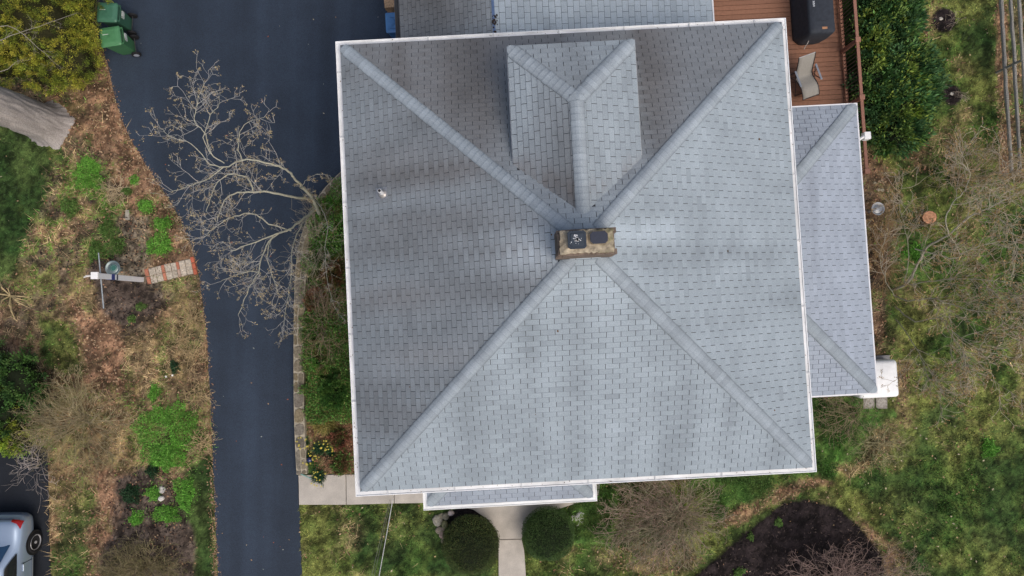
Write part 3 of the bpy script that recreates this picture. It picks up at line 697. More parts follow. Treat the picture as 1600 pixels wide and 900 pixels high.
# white elbow of a downpipe at the sunroom's corner
p0 = loc(1345,218,3.45); p1 = loc(1355,212,3.45)
el = MB().tube([p0-Vector((.1,.03,0)), p1-Vector((.07,0,0))], .04, 4, tw); el.build('downpipe_elbow', M['white'], sun, bevel=.005)
MB().box(p1.x-.09,p1.x+.08,p1.y-.1,p1.y+.1,3.3,3.5,(.85,.86,.87)).build('downpipe_head', M['white'], sun, bevel=.012)

# front porch roof
por = empty('porch', parent=house)
PE, PU0, PU1, PV, PP = 2.9, -4.19, .53, -6.52, .28
G = .1
a0, a1 = (PU0+G,PV+G,PE), (PU1-G,PV+G,PE); dpt = -4.9-(PV+G)
b0_, b1_ = (PU0+G,-4.9,PE), (PU1-G,-4.9,PE); t0, t1 = (PU0+G+dpt,-4.9,PE+PP*dpt), (PU1-G-dpt,-4.9,PE+PP*dpt)
def zpor(u, v): return PE+PP*min(v-PV-G, u-PU0-G, PU1-G-u)
shingles(por, a0, a1, t0, [a0, a1, t1, t0], 'P', phase=.03)
shingles(por, b0_, a0, t0, [b0_, a0, t0], 'P', phase=.1)
shingles(por, a1, b1_, t1, [a1, b1_, t1], 'P', phase=.2)
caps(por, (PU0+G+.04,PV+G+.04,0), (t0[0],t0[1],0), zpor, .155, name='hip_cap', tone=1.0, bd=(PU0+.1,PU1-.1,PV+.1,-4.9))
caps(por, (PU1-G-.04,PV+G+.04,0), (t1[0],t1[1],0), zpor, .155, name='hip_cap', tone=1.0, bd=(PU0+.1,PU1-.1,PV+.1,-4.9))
gutter(por, [(PU0,-4.95),(PU0,PV),(PU1,PV),(PU1,-4.95)], False, PE+.02, wd=.10, tone=.9)
MB().box(PU0+.08, PU1-.08, PV+.08, -4.9, PE-.06, PE-.04, (.7,.7,.7)).build('porch_ceiling', M['white'], por)
for x in (PU0+.35, -1.2, PU1-.35): MB().box(x-.07, x+.07, PV+.3, PV+.44, .04, PE-.06, (.7,.7,.7)).build('porch_post', M['white'], por, bevel=.01)
MB().box(-2.3, -1.4, -4.98, -4.93, .05, 2.1, (.3,.09,.06)).build('front_door', M['siding'], por)

# low wing behind the house
wing = empty('rear_wing', parent=house)
XL0, XR0, XRt, XT = -4.16, -1.58, 4.32, 9.5
XZ0, XZ1, XZ2 = 3.15, 4.1, 3.5
shingles(wing, (XL0,XT,XZ0), (XL0,4.9,XZ0), (XR0,4.9,XZ1), [(XL0,XT,XZ0),(XL0,4.9,XZ0),(XR0,4.9,XZ1),(XR0,XT,XZ1)], 'XL', phase=.05)
shingles(wing, (XRt,4.9,XZ2), (XRt,XT,XZ2), (XR0,4.9,XZ1), [(XRt,4.9,XZ2),(XRt,XT,XZ2),(XR0,XT,XZ1),(XR0,4.9,XZ1)], 'XR', phase=.12, expo=.165, gap=.011)
MB().box(XR0-.035, XR0+.035, 4.9, XT, XZ1-.03, XZ1+.02, (.16,.24,.40)).build('ridge_flashing', M['metal'], wing)
mb = MB()
for _ in range(26):
    y = random.uniform(5.9, 6.5); x = XR0+random.uniform(-.03, .09); s = random.uniform(.01, .035)
    mb.prism([(x+s*cos(t), y+s*sin(t)*1.4) for t in np.linspace(0, 5.2, 5)], XZ1+.018, XZ1+.018+random.uniform(.01,.03), (.05,.04,.035))
mb.build('roof_debris', M['litter'], wing, kind='stuff')
MB().box(XL0+.35, XRt-.12, 4.95, XT-.3, 0, 3.12, (.45,.45,.44)).build('rear_wing_wall', M['siding'], wing)
mb = MB().box(XL0-.13, XL0-.115, 4.95, XT, XZ0-.1, XZ0+.01, (.07,.075,.085)).box(XL0-.02, XL0-.005, 4.95, XT, XZ0-.1, XZ0, (.07,.075,.085)).box(XL0-.13, XL0-.005, 4.95, XT, XZ0-.11, XZ0-.095, (.04,.045,.055))
mb.build('dark_gutter', M['dark'], wing)
MB().box(XRt-.005, XRt+.035, 4.95, XT, XZ2-.13, XZ2+.03, tw).build('fascia', M['white'], wing)
mb = MB()
for _ in range(14):      # debris specks lying on the roof
    u, v = random.uniform(-4.5, 4.5), random.uniform(-4.8, 4.8); z = zmain(u, v)+.012; s = random.uniform(.008, .02)
    mb.prism([(u+s*cos(t), v+s*sin(t)*1.5) for t in np.linspace(0, 5.2, 5)], z, z+.01, random.choice([(.6,.6,.58),(.15,.09,.05),(.1,.08,.06)]))
mb.build('roof_specks', M['litter'], roof, kind='stuff')

# shingle tabs: the 300 nearest as objects, the rest joined per roof
TABS.sort(key=lambda t: t[0]); ns = 0; rest = {}
for (d, par, vs, fs, cs, okk, ctr) in TABS:
    if okk and ns < 300 and not inch(ctr):
        MB().add(vs, fs, cs).build('shingle', M['shingle'], par); ns += 1
    else: rest.setdefault(par.name, (par, MB()))[1].add(vs, fs, cs)
for par, mb in rest.values(): mb.build('shingles', M['shingle'], par, kind='stuff')
print('tabs', len(TABS))


# ------------------------------------------------------------------ plants
def leaves(name, P, N, size, asp, cols, parent=None, jit=.25, m=None, kind=None, droop=None, **kw):
    """leaf blades at points P growing along directions N"""
    n = len(P); N = N/np.maximum(np.linalg.norm(N, axis=1, keepdims=True), 1e-6)
    r = rng.normal(size=(n, 3)); S = np.cross(N, r); S /= np.maximum(np.linalg.norm(S, axis=1, keepdims=True), 1e-6)
    L = (rng.uniform(size[0], size[1], n))[:, None]; U = np.cross(S, N)
    c = cols*(1+rng.normal(0, jit, (n, 1)).clip(-.6, .7))
    mid = P+N*L*.5+U*L*.06
    V = np.stack([P, mid-S*L*asp*.5, P+N*L, mid+S*L*asp*.5], 1).reshape(-1, 3)
    return mesh_np(name, V, np.arange(4*n).reshape(-1, 4), np.repeat(c, 4, 0), m or M['leaf'], parent, kind=kind, **kw)
def mixcol(c, n):
    c = np.array(c); return c[rng.integers(0, len(c), n)]
def clumpy_crown(name, blobs, nleaf, size, asp, cols, parent, clump=.16, perc=110, out=.75, shell=.6, flat=1.0, tip=None):
    """leaf sprays gathered in clumps on and inside ellipsoids (x,y,z,rx,ry,rz)"""
    vol = np.array([b[3]*b[4]+b[3]*b[5] for b in blobs]); vol = vol/vol.sum(); P = []; N = []; C_ = []
    for b, f in zip(blobs, vol):
        nc = max(3, int(nleaf*f/perc))
        d = rng.normal(size=(nc, 3)); d /= np.linalg.norm(d, axis=1, keepdims=True); d[:, 2] = np.where(d[:, 2] < -.35, -d[:, 2], d[:, 2])
        r = rng.uniform(shell, 1.0, (nc, 1))**.7; cc = np.array(b[:3])+d*r*np.array(b[3:])*(1+rng.normal(0, .05, (nc, 1)))
        base = mixcol(cols, nc)*(1+rng.normal(0, .16, (nc, 1)).clip(-.4, .4))
        for k_ in range(nc):
            q = rng.normal(size=(perc, 3)); q /= np.linalg.norm(q, axis=1, keepdims=True); rr = rng.uniform(.15, 1, (perc, 1))
            cs_ = clump*rng.uniform(.7, 1.35)
            p = cc[k_]+q*rr*cs_*np.array([1, 1, flat])+d[k_]*cs_*.3
            P.append(p); N.append(q*(1-out)+d[k_]*out*.7+np.array([0, 0, .35])+rng.normal(0, .25, (perc, 3))); C_.append(np.repeat(base[k_:k_+1], perc, 0))
    P = np.concatenate(P); ok = P[:, 2] > .02
    return leaves(name, P[ok], np.concatenate(N)[ok], size, asp, np.concatenate(C_)[ok], parent, kind='stuff')
def dark_core(blobs, parent, c=(.012,.018,.008), s=.72, name='dark_hull'):  # added near-black hull behind the leaves; its colour stands in for inner shade
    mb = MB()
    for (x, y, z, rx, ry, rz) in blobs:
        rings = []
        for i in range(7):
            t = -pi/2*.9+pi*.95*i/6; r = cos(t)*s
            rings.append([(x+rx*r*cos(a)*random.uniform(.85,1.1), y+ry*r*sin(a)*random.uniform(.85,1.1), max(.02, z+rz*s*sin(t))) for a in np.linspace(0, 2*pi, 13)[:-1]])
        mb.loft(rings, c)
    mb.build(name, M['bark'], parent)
class TB:
    """fast collector of three- to six-sided twigs"""
    def __init__(s): s.V = []; s.F = []; s.C = []; s.n = 0
    def add(s, pts, r0, r1, c, sides=3):
        k = len(pts); P = np.array(pts); T = np.gradient(P, axis=0); T /= np.maximum(np.linalg.norm(T, axis=1, keepdims=True), 1e-6)
        up = np.array([0, 0, 1.0]) if abs(T[0, 2]) < .9 else np.array([1.0, 0, 0])
        A = np.cross(T, up); A /= np.maximum(np.linalg.norm(A, axis=1, keepdims=True), 1e-6); B = np.cross(T, A)
        r = np.linspace(r0, r1, k)[:, None, None]; th = np.arange(sides)*2*pi/sides
        V = P[:, None, :]+r*(A[:, None, :]*np.cos(th)[None, :, None]+B[:, None, :]*np.sin(th)[None, :, None])
        i = np.arange(k-1)[:, None]*sides; j = np.arange(sides)[None, :]; j2 = (j+1) % sides
        F = np.stack([i+j, i+j2, i+sides+j2, i+sides+j], -1).reshape(-1, 4)+s.n
        s.V.append(V.reshape(-1, 3)); s.F.append(F); s.C.append(np.tile(np.array(c), (k*sides, 1))); s.n += k*sides
    def build(s, name, m, parent=None, **kw):
        return mesh_np(name, np.concatenate(s.V), np.concatenate(s.F), np.concatenate(s.C), m, parent, **kw)
def walk(p, d, L, k, wob, lift=0):
    pts = [np.array(p, float)]; d = np.array(d, float); d /= np.linalg.norm(d)
    for _ in range(k):
        d = d+rng.normal(0, wob, 3)+np.array([0, 0, lift]); d /= np.linalg.norm(d); q = pts[-1]+d*L/k
        if q[2] < .04: q[2] = .04; d[2] = abs(d[2])
        pts.append(q)
    return pts, d
def spawn(tb, tips, pts, L, r, lev, c, dens, cols=None, wob=.22, ratio=.55, spread=.9, bias=None, rmin=.003):
    pts = np.array(pts); seg = np.linalg.norm(np.diff(pts, axis=0), axis=1); tot = seg.sum(); n = max(2, int(tot*dens[0]*random.uniform(.8, 1.2)))
    for i in range(n):
        t = random.uniform(.18, 1) if i else 1.0
        k = min(len(pts)-2, int(t*(len(pts)-1))); f = t*(len(pts)-1)-k; p = pts[k]*(1-f)+pts[k+1]*f; T = pts[k+1]-pts[k]; T /= max(np.linalg.norm(T), 1e-6)
        q = rng.normal(size=3); q -= q.dot(T)*T; q /= np.linalg.norm(q); q[2] *= .6
        d = T*random.uniform(.5, 1)+q*spread
        if bias is not None: d = d+bias
        l = L*random.uniform(.55, 1.25)*(1.1-.4*t); cc = np.array(c)*random.uniform(.8, 1.2)
        pp, dd = walk(p, d, l, 4 if lev > 1 else 3, wob, .02)
        tb.add(pp, max(rmin, r*(1-.45*t)), max(rmin*.8, r*.35), cc, 4 if lev > 2 else 3)
        if lev > 1: spawn(tb, tips, pp, L*ratio, r*.55, lev-1, c, dens[1:], wob=wob, ratio=ratio, spread=spread, bias=bias, rmin=rmin)
        else: tips.append((pp[-1], dd)); tips.append((pp[-2], dd))
def limb(tb, pix, r0, r1, c, sides=7):
    P = [np.array(at(*p)) for p in pix]; out = []
    for i in range(len(P)-1):
        p0 = P[max(i-1, 0)]; p1 = P[i]; p2 = P[i+1]; p3 = P[min(i+2, len(P)-1)]
        for t in np.linspace(0, 1, 5)[:-1]:
            out.append(.5*((2*p1)+(-p0+p2)*t+(2*p0-5*p1+4*p2-p3)*t*t+(-p0+3*p1-3*p2+p3)*t**3)+rng.normal(0, .012, 3))
    out.append(P[-1]); tb.add(out, r0, r1, c, sides); return out
def tree(name, limbs, c, label, cat, L, dens, lev, budcols, nb, bs, parent_p, trunk_c=None, wob=.17, group=None, rt=.012, twc=None, bias=None, budn=1, spread=.9, rmin=.0035, ratio=.55):
    root = empty(name, parent_p, 0, label, cat, group); root_inv = -np.array(parent_p)
    tk = TB(); tb = TB(); tips = []
    for (pix, r0, r1, dk) in limbs:
        pts = limb(tk, pix, r0, r1, trunk_c or c)
        spawn(tb, tips, pts[len(pts)//5 if dk < 1.5 else 0:], L*min(dk, 1.2), rt, lev, twc or c, dens, bias=bias, spread=spread, rmin=rmin, ratio=ratio, wob=wob)
    for o in (tk.build('trunk', M['bark'], root, smooth=True), tb.build('twigs', M['twig'], root, kind='stuff')): o.location = -Vector(parent_p)
    if nb:
        k = rng.integers(0, len(tips), nb); P = np.array([tips[i][0] for i in k])+rng.normal(0, .02, (nb, 3)); N = np.array([tips[i][1] for i in k])+rng.normal(0, .7, (nb, 3))
        o = leaves('buds', P, N, bs, .55, mixcol(budcols, nb), root, kind='stuff'); o.location = -Vector(parent_p)
    return root
# bare tree leaning over the driveway
TC = (.44,.43,.34)
tree('bare_tree', [
  ([(500,338,.3),(494,322,1.0),(486,306,1.7),(470,292,2.4)], 0.0578, 0.0476, .3),
  ([(486,306,1.7),(462,281,2.7),(452,268,3.1),(430,258,3.5),(405,252,3.8),(378,250,4.0),(350,262,4.2),(325,255,4.4)], 0.0374, 0.0136, 1),
  ([(350,255,4.2),(330,240,4.4),(322,210,4.7),(305,190,4.9),(308,160,5.1),(320,130,5.3)], 0.0150, 0.0054, 1),
  ([(330,240,4.4),(318,215,4.7),(330,180,5.0),(345,160,5.2)], 0.0122, 0.0048, .9),
  ([(490,312,1.2),(455,308,2.4),(420,300,3.0),(395,300,3.2),(365,303,3.5),(348,318,3.7),(340,345,3.8)], 0.0374, 0.0109, 1),
  ([(395,299,3.2),(392,285,3.3),(380,275,3.6),(362,272,3.8),(342,282,3.9),(330,305,4.0),(322,330,4.1)], 0.0231, 0.0082, 1),
  ([(378,250,4.0),(372,228,4.3),(378,200,4.6),(395,188,4.8),(412,184,4.9)], 0.0122, 0.0041, .9),
  ([(350,262,4.2),(320,282,4.4),(295,290,4.6),(268,300,4.8)], 0.0150, 0.0054, 1),
  ([(325,255,4.4),(300,225,4.7),(270,215,4.9),(250,200,5.1)], 0.0122, 0.0048, .9),
  ([(490,328,1.0),(470,345,1.9),(452,358,2.5),(425,368,3.0),(395,380,3.4),(360,392,3.7)], 0.0340, 0.0109, 1),
  ([(452,358,2.5),(425,372,3.0),(410,398,3.3),(404,425,3.5),(385,460,3.7),(372,492,3.8)], 0.0231, 0.0068, 1),
  ([(425,368,3.0),(418,395,3.2),(425,430,3.3),(436,460,3.4)], 0.0150, 0.0054, .9),
  ([(485,335,.9),(472,350,1.7),(458,385,2.3),(456,420,2.7),(450,460,2.9),(443,508,3.1)], 0.0190, 0.0054, .8),
  ([(455,360,2.4),(420,350,2.9),(400,335,3.2),(375,335,3.5),(340,352,3.8),(320,370,4.0)], 0.0204, 0.0068, 1),
  ([(404,425,3.5),(385,425,3.6),(362,432,3.8),(345,440,3.9)], 0.0122, 0.0041, .9),
  ([(494,315,1.1),(505,330,1.8),(512,355,2.2),(508,400,2.4),(514,450,2.5),(530,495,2.6)], 0.0150, 0.0048, .35),
  ([(470,292,2.4),(480,280,2.8),(495,272,3.1),(515,274,3.2)], 0.0082, 0.0034, .3),
 ], TC, 'large bare grey tree with tan buds leaning over the driveway from the stone kerb', 'tree', .66, (6.6,7.5,8.5), 3,
 [(.42,.34,.18),(.34,.28,.17),(.48,.40,.22),(.32,.24,.18)], 9000, (.022,.048), at(500,338,0), rt=.0065, wob=.13, twc=(.58,.56,.52), rmin=.0033)
# spreading bare tree right of the sunroom
RT = (.38,.36,.28)
tree('bare_tree', [
  ([(1395,452,.1),(1412,446,.9),(1425,432,1.5),(1436,408,2.1),(1450,385,2.6),(1482,368,3.1),(1510,342,3.5),(1545,325,3.8),(1585,305,4.0)], 0.0468, 0.0110, 1),
  ([(1430,388,2.3),(1462,398,2.7),(1490,404,3.0),(1515,390,3.3),(1560,378,3.6),(1610,382,3.8)], 0.0193, 0.0066, 1),
  ([(1482,368,3.1),(1478,340,3.4),(1490,315,3.7),(1508,296,3.9),(1515,270,4.1),(1500,250,4.2)], 0.0187, 0.0055, 1),
  ([(1412,446,.9),(1450,440,1.9),(1500,436,2.6),(1550,438,3.0),(1600,442,3.3)], 0.0220, 0.0066, 1),
  ([(1395,460,.3),(1420,470,1.3),(1455,466,2.0),(1500,480,2.6),(1550,490,3.1),(1600,500,3.4)], 0.0220, 0.0066, 1),
  ([(1400,480,.5),(1430,502,1.4),(1470,497,2.2),(1490,520,2.6),(1530,545,3.0),(1590,560,3.3)], 0.0220, 0.0066, 1),
  ([(1400,500,.4),(1420,525,1.3),(1440,560,2.0),(1450,590,2.4),(1470,620,2.7)], 0.0165, 0.0044, .9),
  ([(1470,497,2.2),(1500,545,2.7),(1520,575,2.9),(1560,600,3.1)], 0.0132, 0.0039, .9),
  ([(1412,446,.9),(1420,400,1.6),(1415,360,2.0),(1405,320,2.4),(1410,290,2.7)], 0.0143, 0.0033, .8),
  ([(1400,465,.6),(1385,440,1.3),(1375,400,1.8),(1385,365,2.2)], 0.0121, 0.0033, .7),
  ([(1540,325,3.8),(1565,345,4.0),(1590,375,4.1)], 0.0088, 0.0033, .9),
  ([(1545,325,3.8),(1550,290,4.0),(1570,262,4.1)], 0.0099, 0.0033, .9),
  ([(1550,438,3.0),(1580,465,3.2),(1615,470,3.4)], 0.0088, 0.0033, .9),
  ([(1530,545,3.0),(1545,520,3.2),(1575,515,3.4),(1610,530,3.5)], 0.0088, 0.0033, .9),
 ], RT, 'wide bare grey-brown tree spreading right of the sunroom roof', 'tree', 1.05, (6.0,6.5,6.5), 3,
 [(.40,.26,.11),(.44,.28,.14),(.27,.18,.09),(.32,.27,.10)], 30000, (.02,.05), at(1395,455,0), wob=.14, rt=.011, twc=(.46,.40,.31), rmin=.006)
def twig_shrub(name, base, spread, n, hgt, c, label, L=.6, budcols=None, nb=0, bs=(.015,.035), dens=(5,6), r=.008, cx=None, rise=1.0, wob=.12, rmin=.0042, lev=2, cat='shrub', group=None):
    """many stems fanning from the base; base in photo px, spread=(rx,ry) metres"""
    b = at(base[0], base[1], 0); root = empty(name, b, 0, label, cat, group); tb = TB(); tips = []
    off = Vector((0,0,0)) if cx is None else at(cx[0], cx[1], hgt*.6)-b
    for i in range(n):
        a = random.uniform(0, 2*pi); q = sqrt(random.random())
        tx_, ty_ = off.x+spread[0]*q*cos(a), off.y+spread[1]*q*sin(a); tz = hgt*(1-.45*q*q)*random.uniform(.65, 1.1)
        p0 = np.array([random.gauss(0, .08), random.gauss(0, .08), .02]); p1 = np.array([tx_, ty_, tz]); m = p0*.5+p1*.5+np.array([0, 0, tz*.22])+rng.normal(0, .05, 3)
        pts = [p0, p0*.6+m*.4+rng.normal(0,.02,3), m, m*.5+p1*.5+rng.normal(0,.04,3), p1]; cc = np.array(c[i % len(c)])*random.uniform(1.0, 1.75)
        tb.add(pts, r, rmin*1.3, cc, 4); spawn(tb, tips, pts[1:], L*random.uniform(.7, 1.2), r*.5, lev, cc, dens, wob=wob, rmin=rmin)
    tb.build('stems', M['twig'], root, kind='stuff')
    if nb:
        k = rng.integers(0, len(tips), nb); P = np.array([tips[i][0] for i in k])+rng.normal(0, .025, (nb, 3)); N = np.array([tips[i][1] for i in k])+rng.normal(0, .8, (nb, 3))
        ok = P[:, 2] > .03
        leaves('buds', P[ok], N[ok], bs, .6, mixcol(budcols, nb)[ok], root, kind='stuff')
    return root
OL = [(.28,.24,.13),(.32,.27,.17),(.22,.19,.12)]
twig_shrub('bare_shrub', (1497,285), (1.5,1.1), 46, 1.6, [(.30,.25,.19),(.26,.19,.12)], 'small bare shrub with ochre buds at the top edge of the right-hand tree', budcols=[(.26,.18,.06),(.20,.15,.06)], nb=5000)
twig_shrub('brown_shrub', (1060,800), (2.0,1.45), 150, 1.3, [(.24,.21,.15),(.29,.22,.18),(.21,.20,.13)], 'wide leafless brown shrub below the front gutter, right of the round bushes', budcols=[(.26,.18,.12),(.32,.18,.15),(.19,.18,.09)], nb=14000, L=.5, dens=(6,6), cx=(1035,812), rmin=.005, r=.011)
twig_shrub('bare_shrub', (1300,905), (2.0,1.3), 70, 1.5, [(.32,.23,.20),(.27,.20,.17)], 'reddish leafless shrub standing in the black mulch bed', budcols=[(.30,.20,.17),(.22,.15,.12)], nb=9000, L=.55, dens=(6,7))
twig_shrub('bare_shrub', (1395,890), (.75,.8), 26, .9, [(.30,.25,.18)], 'low tan twiggy shrub at the right rim of the black mulch bed', budcols=[(.28,.2,.13)], nb=1500, L=.4)
twig_shrub('bare_shrub', (135,655), (1.75,1.5), 90, 1.3, OL, 'sprawling olive twig shrub below the leafy bush at the left edge', budcols=[(.22,.21,.08),(.28,.23,.12)], nb=6500, L=.6)
twig_shrub('bare_shrub', (62,725), (.6,.9), 16, 1.0, [(.36,.32,.30)], 'pale bare twigs reaching over the dark parking pad', L=.5, cx=(55,735))
twig_shrub('olive_shrub', (232,880), (1.25,.95), 85, 1.0, [(.20,.17,.09),(.24,.20,.12)], 'olive brown twiggy shrub in the mulch at the bottom left', budcols=[(.14,.14,.05),(.18,.15,.07)], nb=11000, L=.4, dens=(7,7))
twig_shrub('bare_shrub', (1335,640), (1.0,.7), 36, .8, [(.24,.18,.13),(.20,.17,.10)], 'loose brown twig shrub below the sunroom, left of the paving stones', budcols=[(.16,.17,.06)], nb=2200, L=.5, cx=(1310,650))
twig_shrub('bare_shrub', (1365,690), (.9,.6), 30, .6, [(.26,.24,.14)], 'thin olive twig shrub below the two paving stones', budcols=[(.16,.17,.07)], nb=1800, L=.45)
twig_shrub('bare_shrub', (512,505), (.75,1.4), 40, .9, [(.30,.22,.14),(.26,.2,.15)], 'thin brown twig shrub in the bed between kerb and house', L=.6, budcols=[(.2,.13,.07)], nb=1200)
twig_shrub('bare_shrub', (505,380), (.75,1.3), 30, 1.0, [(.34,.30,.22)], 'thin grey twigs above the green bed beside the kerb', L=.7)
twig_shrub('bare_shrub', (1372,400), (.5,1.8), 40, .8, [(.28,.18,.09),(.24,.17,.10)], 'tangled brown twigs along the sunroom eave', L=.5, budcols=[(.22,.14,.07)], nb=1800)
for (p, lab) in (((302,500),'upper clump of dead tan stalks at the left edge of the driveway'),((306,560),'dead tan stalks level with the two white flowers'),((312,620),'dead tan stalks right of the small green clump above the mound'),((285,530),'loose tan stalks below the mulch bed of the post'),((318,690),'lowest tan stalks between green mound and driveway')):
    twig_shrub('dry_stalks', p, (.45,.5), 26, .3, [(.46,.35,.20),(.38,.29,.16)], lab, L=.3, cat='dry plant', r=.006, group='dead stalks along the driveway')
twig_shrub('dry_stalks', (185,300), (.5,.5), 30, .25, [(.42,.34,.22)], 'pale dead stalks below the bright green clump beside the trunk', L=.3, cat='dry plant', r=.006)
# straw tuft at the left edge
g = empty('straw_tuft', at(18,462,0), 0, 'splayed tuft of long straw coloured blades at the left edge', 'dry plant')
mb = MB()
for k2, (dx, dy) in enumerate([(-.35,.5),(.05,.42),(.62,-.18),(.68,-.42),(.28,-.95),(.5,-.25),(.15,-.6),(-.5,.1),(-.3,-.3),(.7,-.05)]):
    w_ = Vector((-dy, dx, 0)).normalized()*.022; mb.add([Vector((0,0,.05))-w_*.6, Vector((0,0,.05))+w_*.6, Vector((dx*.5,dy*.5,.2))+w_, Vector((dx*.5,dy*.5,.2))-w_, Vector((dx,dy,.06))], [(0,1,2,3),(3,2,4)], (.42,.33,.17))
mb.build('blades', M['leaf'], g)
# conifer and leafy bushes
def bush(name, px, blobs, nleaf, size, asp, cols, label, cat='bush', group=None, core=(.012,.018,.008), cs=.72, **kw):
    b = at(px[0], px[1], 0); root = empty(name, b, 0, label, cat, group)
    bl = [(*((at(q[0], q[1], q[2])-b).xy), q[2], q[3], q[4], q[5]) for q in blobs]
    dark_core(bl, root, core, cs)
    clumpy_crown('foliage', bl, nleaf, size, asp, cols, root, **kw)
    MB().tube([(0,0,-.05),(0,0,max(.2, bl[0][2]))], [.05,.03], 6, (.2,.15,.1)).build('stem', M['bark'], root)
    return root
bush('conifer', (60,70), [(60,40,1.5,1.5,1.4,1.2),(104,85,1.0,1.05,.95,.85),(10,20,1.7,1.5,1.4,1.2),(116,40,1.0,.65,.8,.7),(104,-10,1.2,1.2,1.0,.9),(75,105,.9,.9,.75,.7),(10,95,1.0,.9,.7,.7),(128,108,.6,.55,.5,.5)],
     120000, (.025,.06), .45, [(.38,.40,.05),(.26,.32,.045),(.48,.45,.07),(.13,.18,.03)], 'large golden green conifer shrub behind the bins in the top left corner', 'conifer', core=(.03,.03,.012), cs=.72, clump=.125, perc=90, shell=.86)
bush('leafy_bush', (22,610), [(35,590,.9,.75,.75,.7),(0,640,.9,.8,.9,.7),(60,615,.5,.4,.5,.45),(-25,580,1.0,.8,.8,.8)], 12000, (.05,.11), .5, [(.08,.18,.04),(.05,.12,.035),(.10,.19,.05)], 'dark green broadleaf bush at the left edge above the parking pad', clump=.16, perc=60)
bush('yellow_bush', (5,680), [(8,660,.7,.75,.8,.5),(-15,620,.9,.5,.6,.5),(30,690,.5,.55,.4,.35)], 7500, (.04,.09), .5, [(.32,.42,.04),(.2,.32,.04),(.38,.44,.07)], 'yellow green bush beside the dark bush at the left edge', clump=.14, perc=60)
bush('laurel_hedge', (1395,110), [(1385,0,1.0,.95,.9,.8),(1390,50,1.0,.9,.8,.75),(1400,110,1.0,1.1,.9,.8),(1395,165,.95,1.05,.8,.75),(1395,205,.8,.9,.7,.65),(1375,-45,1.0,1.0,.9,.8),(1430,130,.7,.65,.9,.55),(1360,130,1.0,.6,1.2,.7),(1358,60,.9,.5,1.0,.7)],
     42000, (.08,.17), .36, [(.075,.18,.06),(.11,.24,.065),(.055,.13,.05),(.28,.38,.07),(.10,.21,.08),(.18,.28,.07)], 'long dark green laurel hedge along the deck railing', 'hedge', clump=.20, perc=46, out=.6)
def boxwood(px, z, r, label, cols):
    b = at(px[0], px[1], z*.5); b.z = 0; root = empty('round_boxwood', b, 0, label, 'bush', 'round clipped boxwoods either side of the front walk')
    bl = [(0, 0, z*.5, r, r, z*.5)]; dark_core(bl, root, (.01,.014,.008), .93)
    n = 26000; d = rng.normal(size=(n, 3)); d /= np.linalg.norm(d, axis=1, keepdims=True); d[:, 2] = abs(d[:, 2])*np.where(rng.random(n) < .8, 1, -1)
    lump = 1+.05*(fbm(d[:,0]*3+9, d[:,1]*3+5, 2, 1)-.5)*2
    P = np.array([0, 0, z*.5])+d*np.array([r, r, z*.5])*(lump*rng.uniform(.88, 1.06, n))[:, None]; ok = P[:, 2] > .03
    leaves('foliage', P[ok], (d+rng.normal(0, .6, (n, 3)))[ok], (.018,.036), .55, (mixcol(cols, n)*(.75+.5*fbm(P[:,0]*2, P[:,1]*2, 3, 1))[:, None])[ok], root, kind='stuff')
    MB().tube([(0,0,-.05),(0,0,.4)], [.05,.04], 6, (.2,.15,.1)).build('stem', M['bark'], root)
boxwood((735,850), 1.05, .86, 'round clipped dark green bush left of the front walk', [(.065,.105,.028),(.04,.07,.02),(.10,.115,.036)])
boxwood((856,833), 1.05, .78, 'round clipped dark green bush right of the front walk', [(.06,.12,.032),(.04,.085,.024),(.08,.14,.04)])
# bright clumps
CL = [((143,270),.42,.55,'largest bright green clump below the big trunk',1),((211,283),.13,.13,'small bright green tuft near the driveway bend',1),((200,300),.15,.12,'dull green tuft just below the small bright tuft',0),
 ((229,323),.24,.19,'bright green clump level with the flat grey stone',1),((257,350),.27,.22,'upper of two joined green clumps beside the driveway',1),((255,383),.42,.36,'lower and wider of two joined green clumps above the brick path',1),
 ((170,360),.3,.3,'green clump just above the crossbar post',0),((152,392),.28,.4,'green leafy clump left of the round glass dish',0),((182,385),.3,.28,'green leafy clump right above the round glass dish',0),
 ((112,325),.28,.28,'green weedy clump left of the dead stalks',0),((242,612),.17,.28,'small green clump above the largest green mound',1),((268,668),.92,.92,'largest bright green mound left of the lower driveway',1),((262,710),.55,.4,'green mound merging with the largest mound from below',1),
 ((215,810),.22,.22,'round bright green tuft in the lower left mulch',1),((265,802),.38,.30,'bright green clump below the white rock',1),((242,770),.22,.2,'green tuft left of the white rock',1),((290,770),.28,.45,'green clump right of the white rock near the driveway',1),
 ((208,770),.28,.3,'dark green tuft among leaves in the lower left mulch',2),((240,735),.2,.18,'small dark green plant below the large mound',2),((275,573),.17,.2,'blue green plant with two white flowers',2),((222,478),.14,.12,'pale lime rosette in the mulch below the post',3),((208,498),.12,.1,'lower lime rosette in the mulch below the post',3),
 ((1545,700),.24,.26,'bright green tuft on the lawn at the right edge',1),((1170,725),.01,.01,'',9),((1215,815),.13,.12,'bright tuft near the top of the black mulch bed',3),((1172,838),.09,.12,'small green tuft on the upper left rim of the black mulch',3),((1155,892),.16,.14,'green leafy plant at the bottom of the black mulch',3),((1475,795),.2,.15,'dull green tuft on the lawn right of the mulch bed',0),((1428,395),.42,.3,'bright green patch under the right-hand tree',1),((1122,800),.2,.2,'bright patch of groundcover right of the brown shrub',0)]
PAL = {0: [(.11,.24,.05),(.08,.17,.035),(.16,.24,.07)], 1: [(.18,.46,.065),(.11,.31,.045),(.26,.52,.10),(.14,.37,.05)], 2: [(.03,.09,.035),(.025,.065,.03)], 3: [(.20,.32,.09),(.13,.25,.06)]}
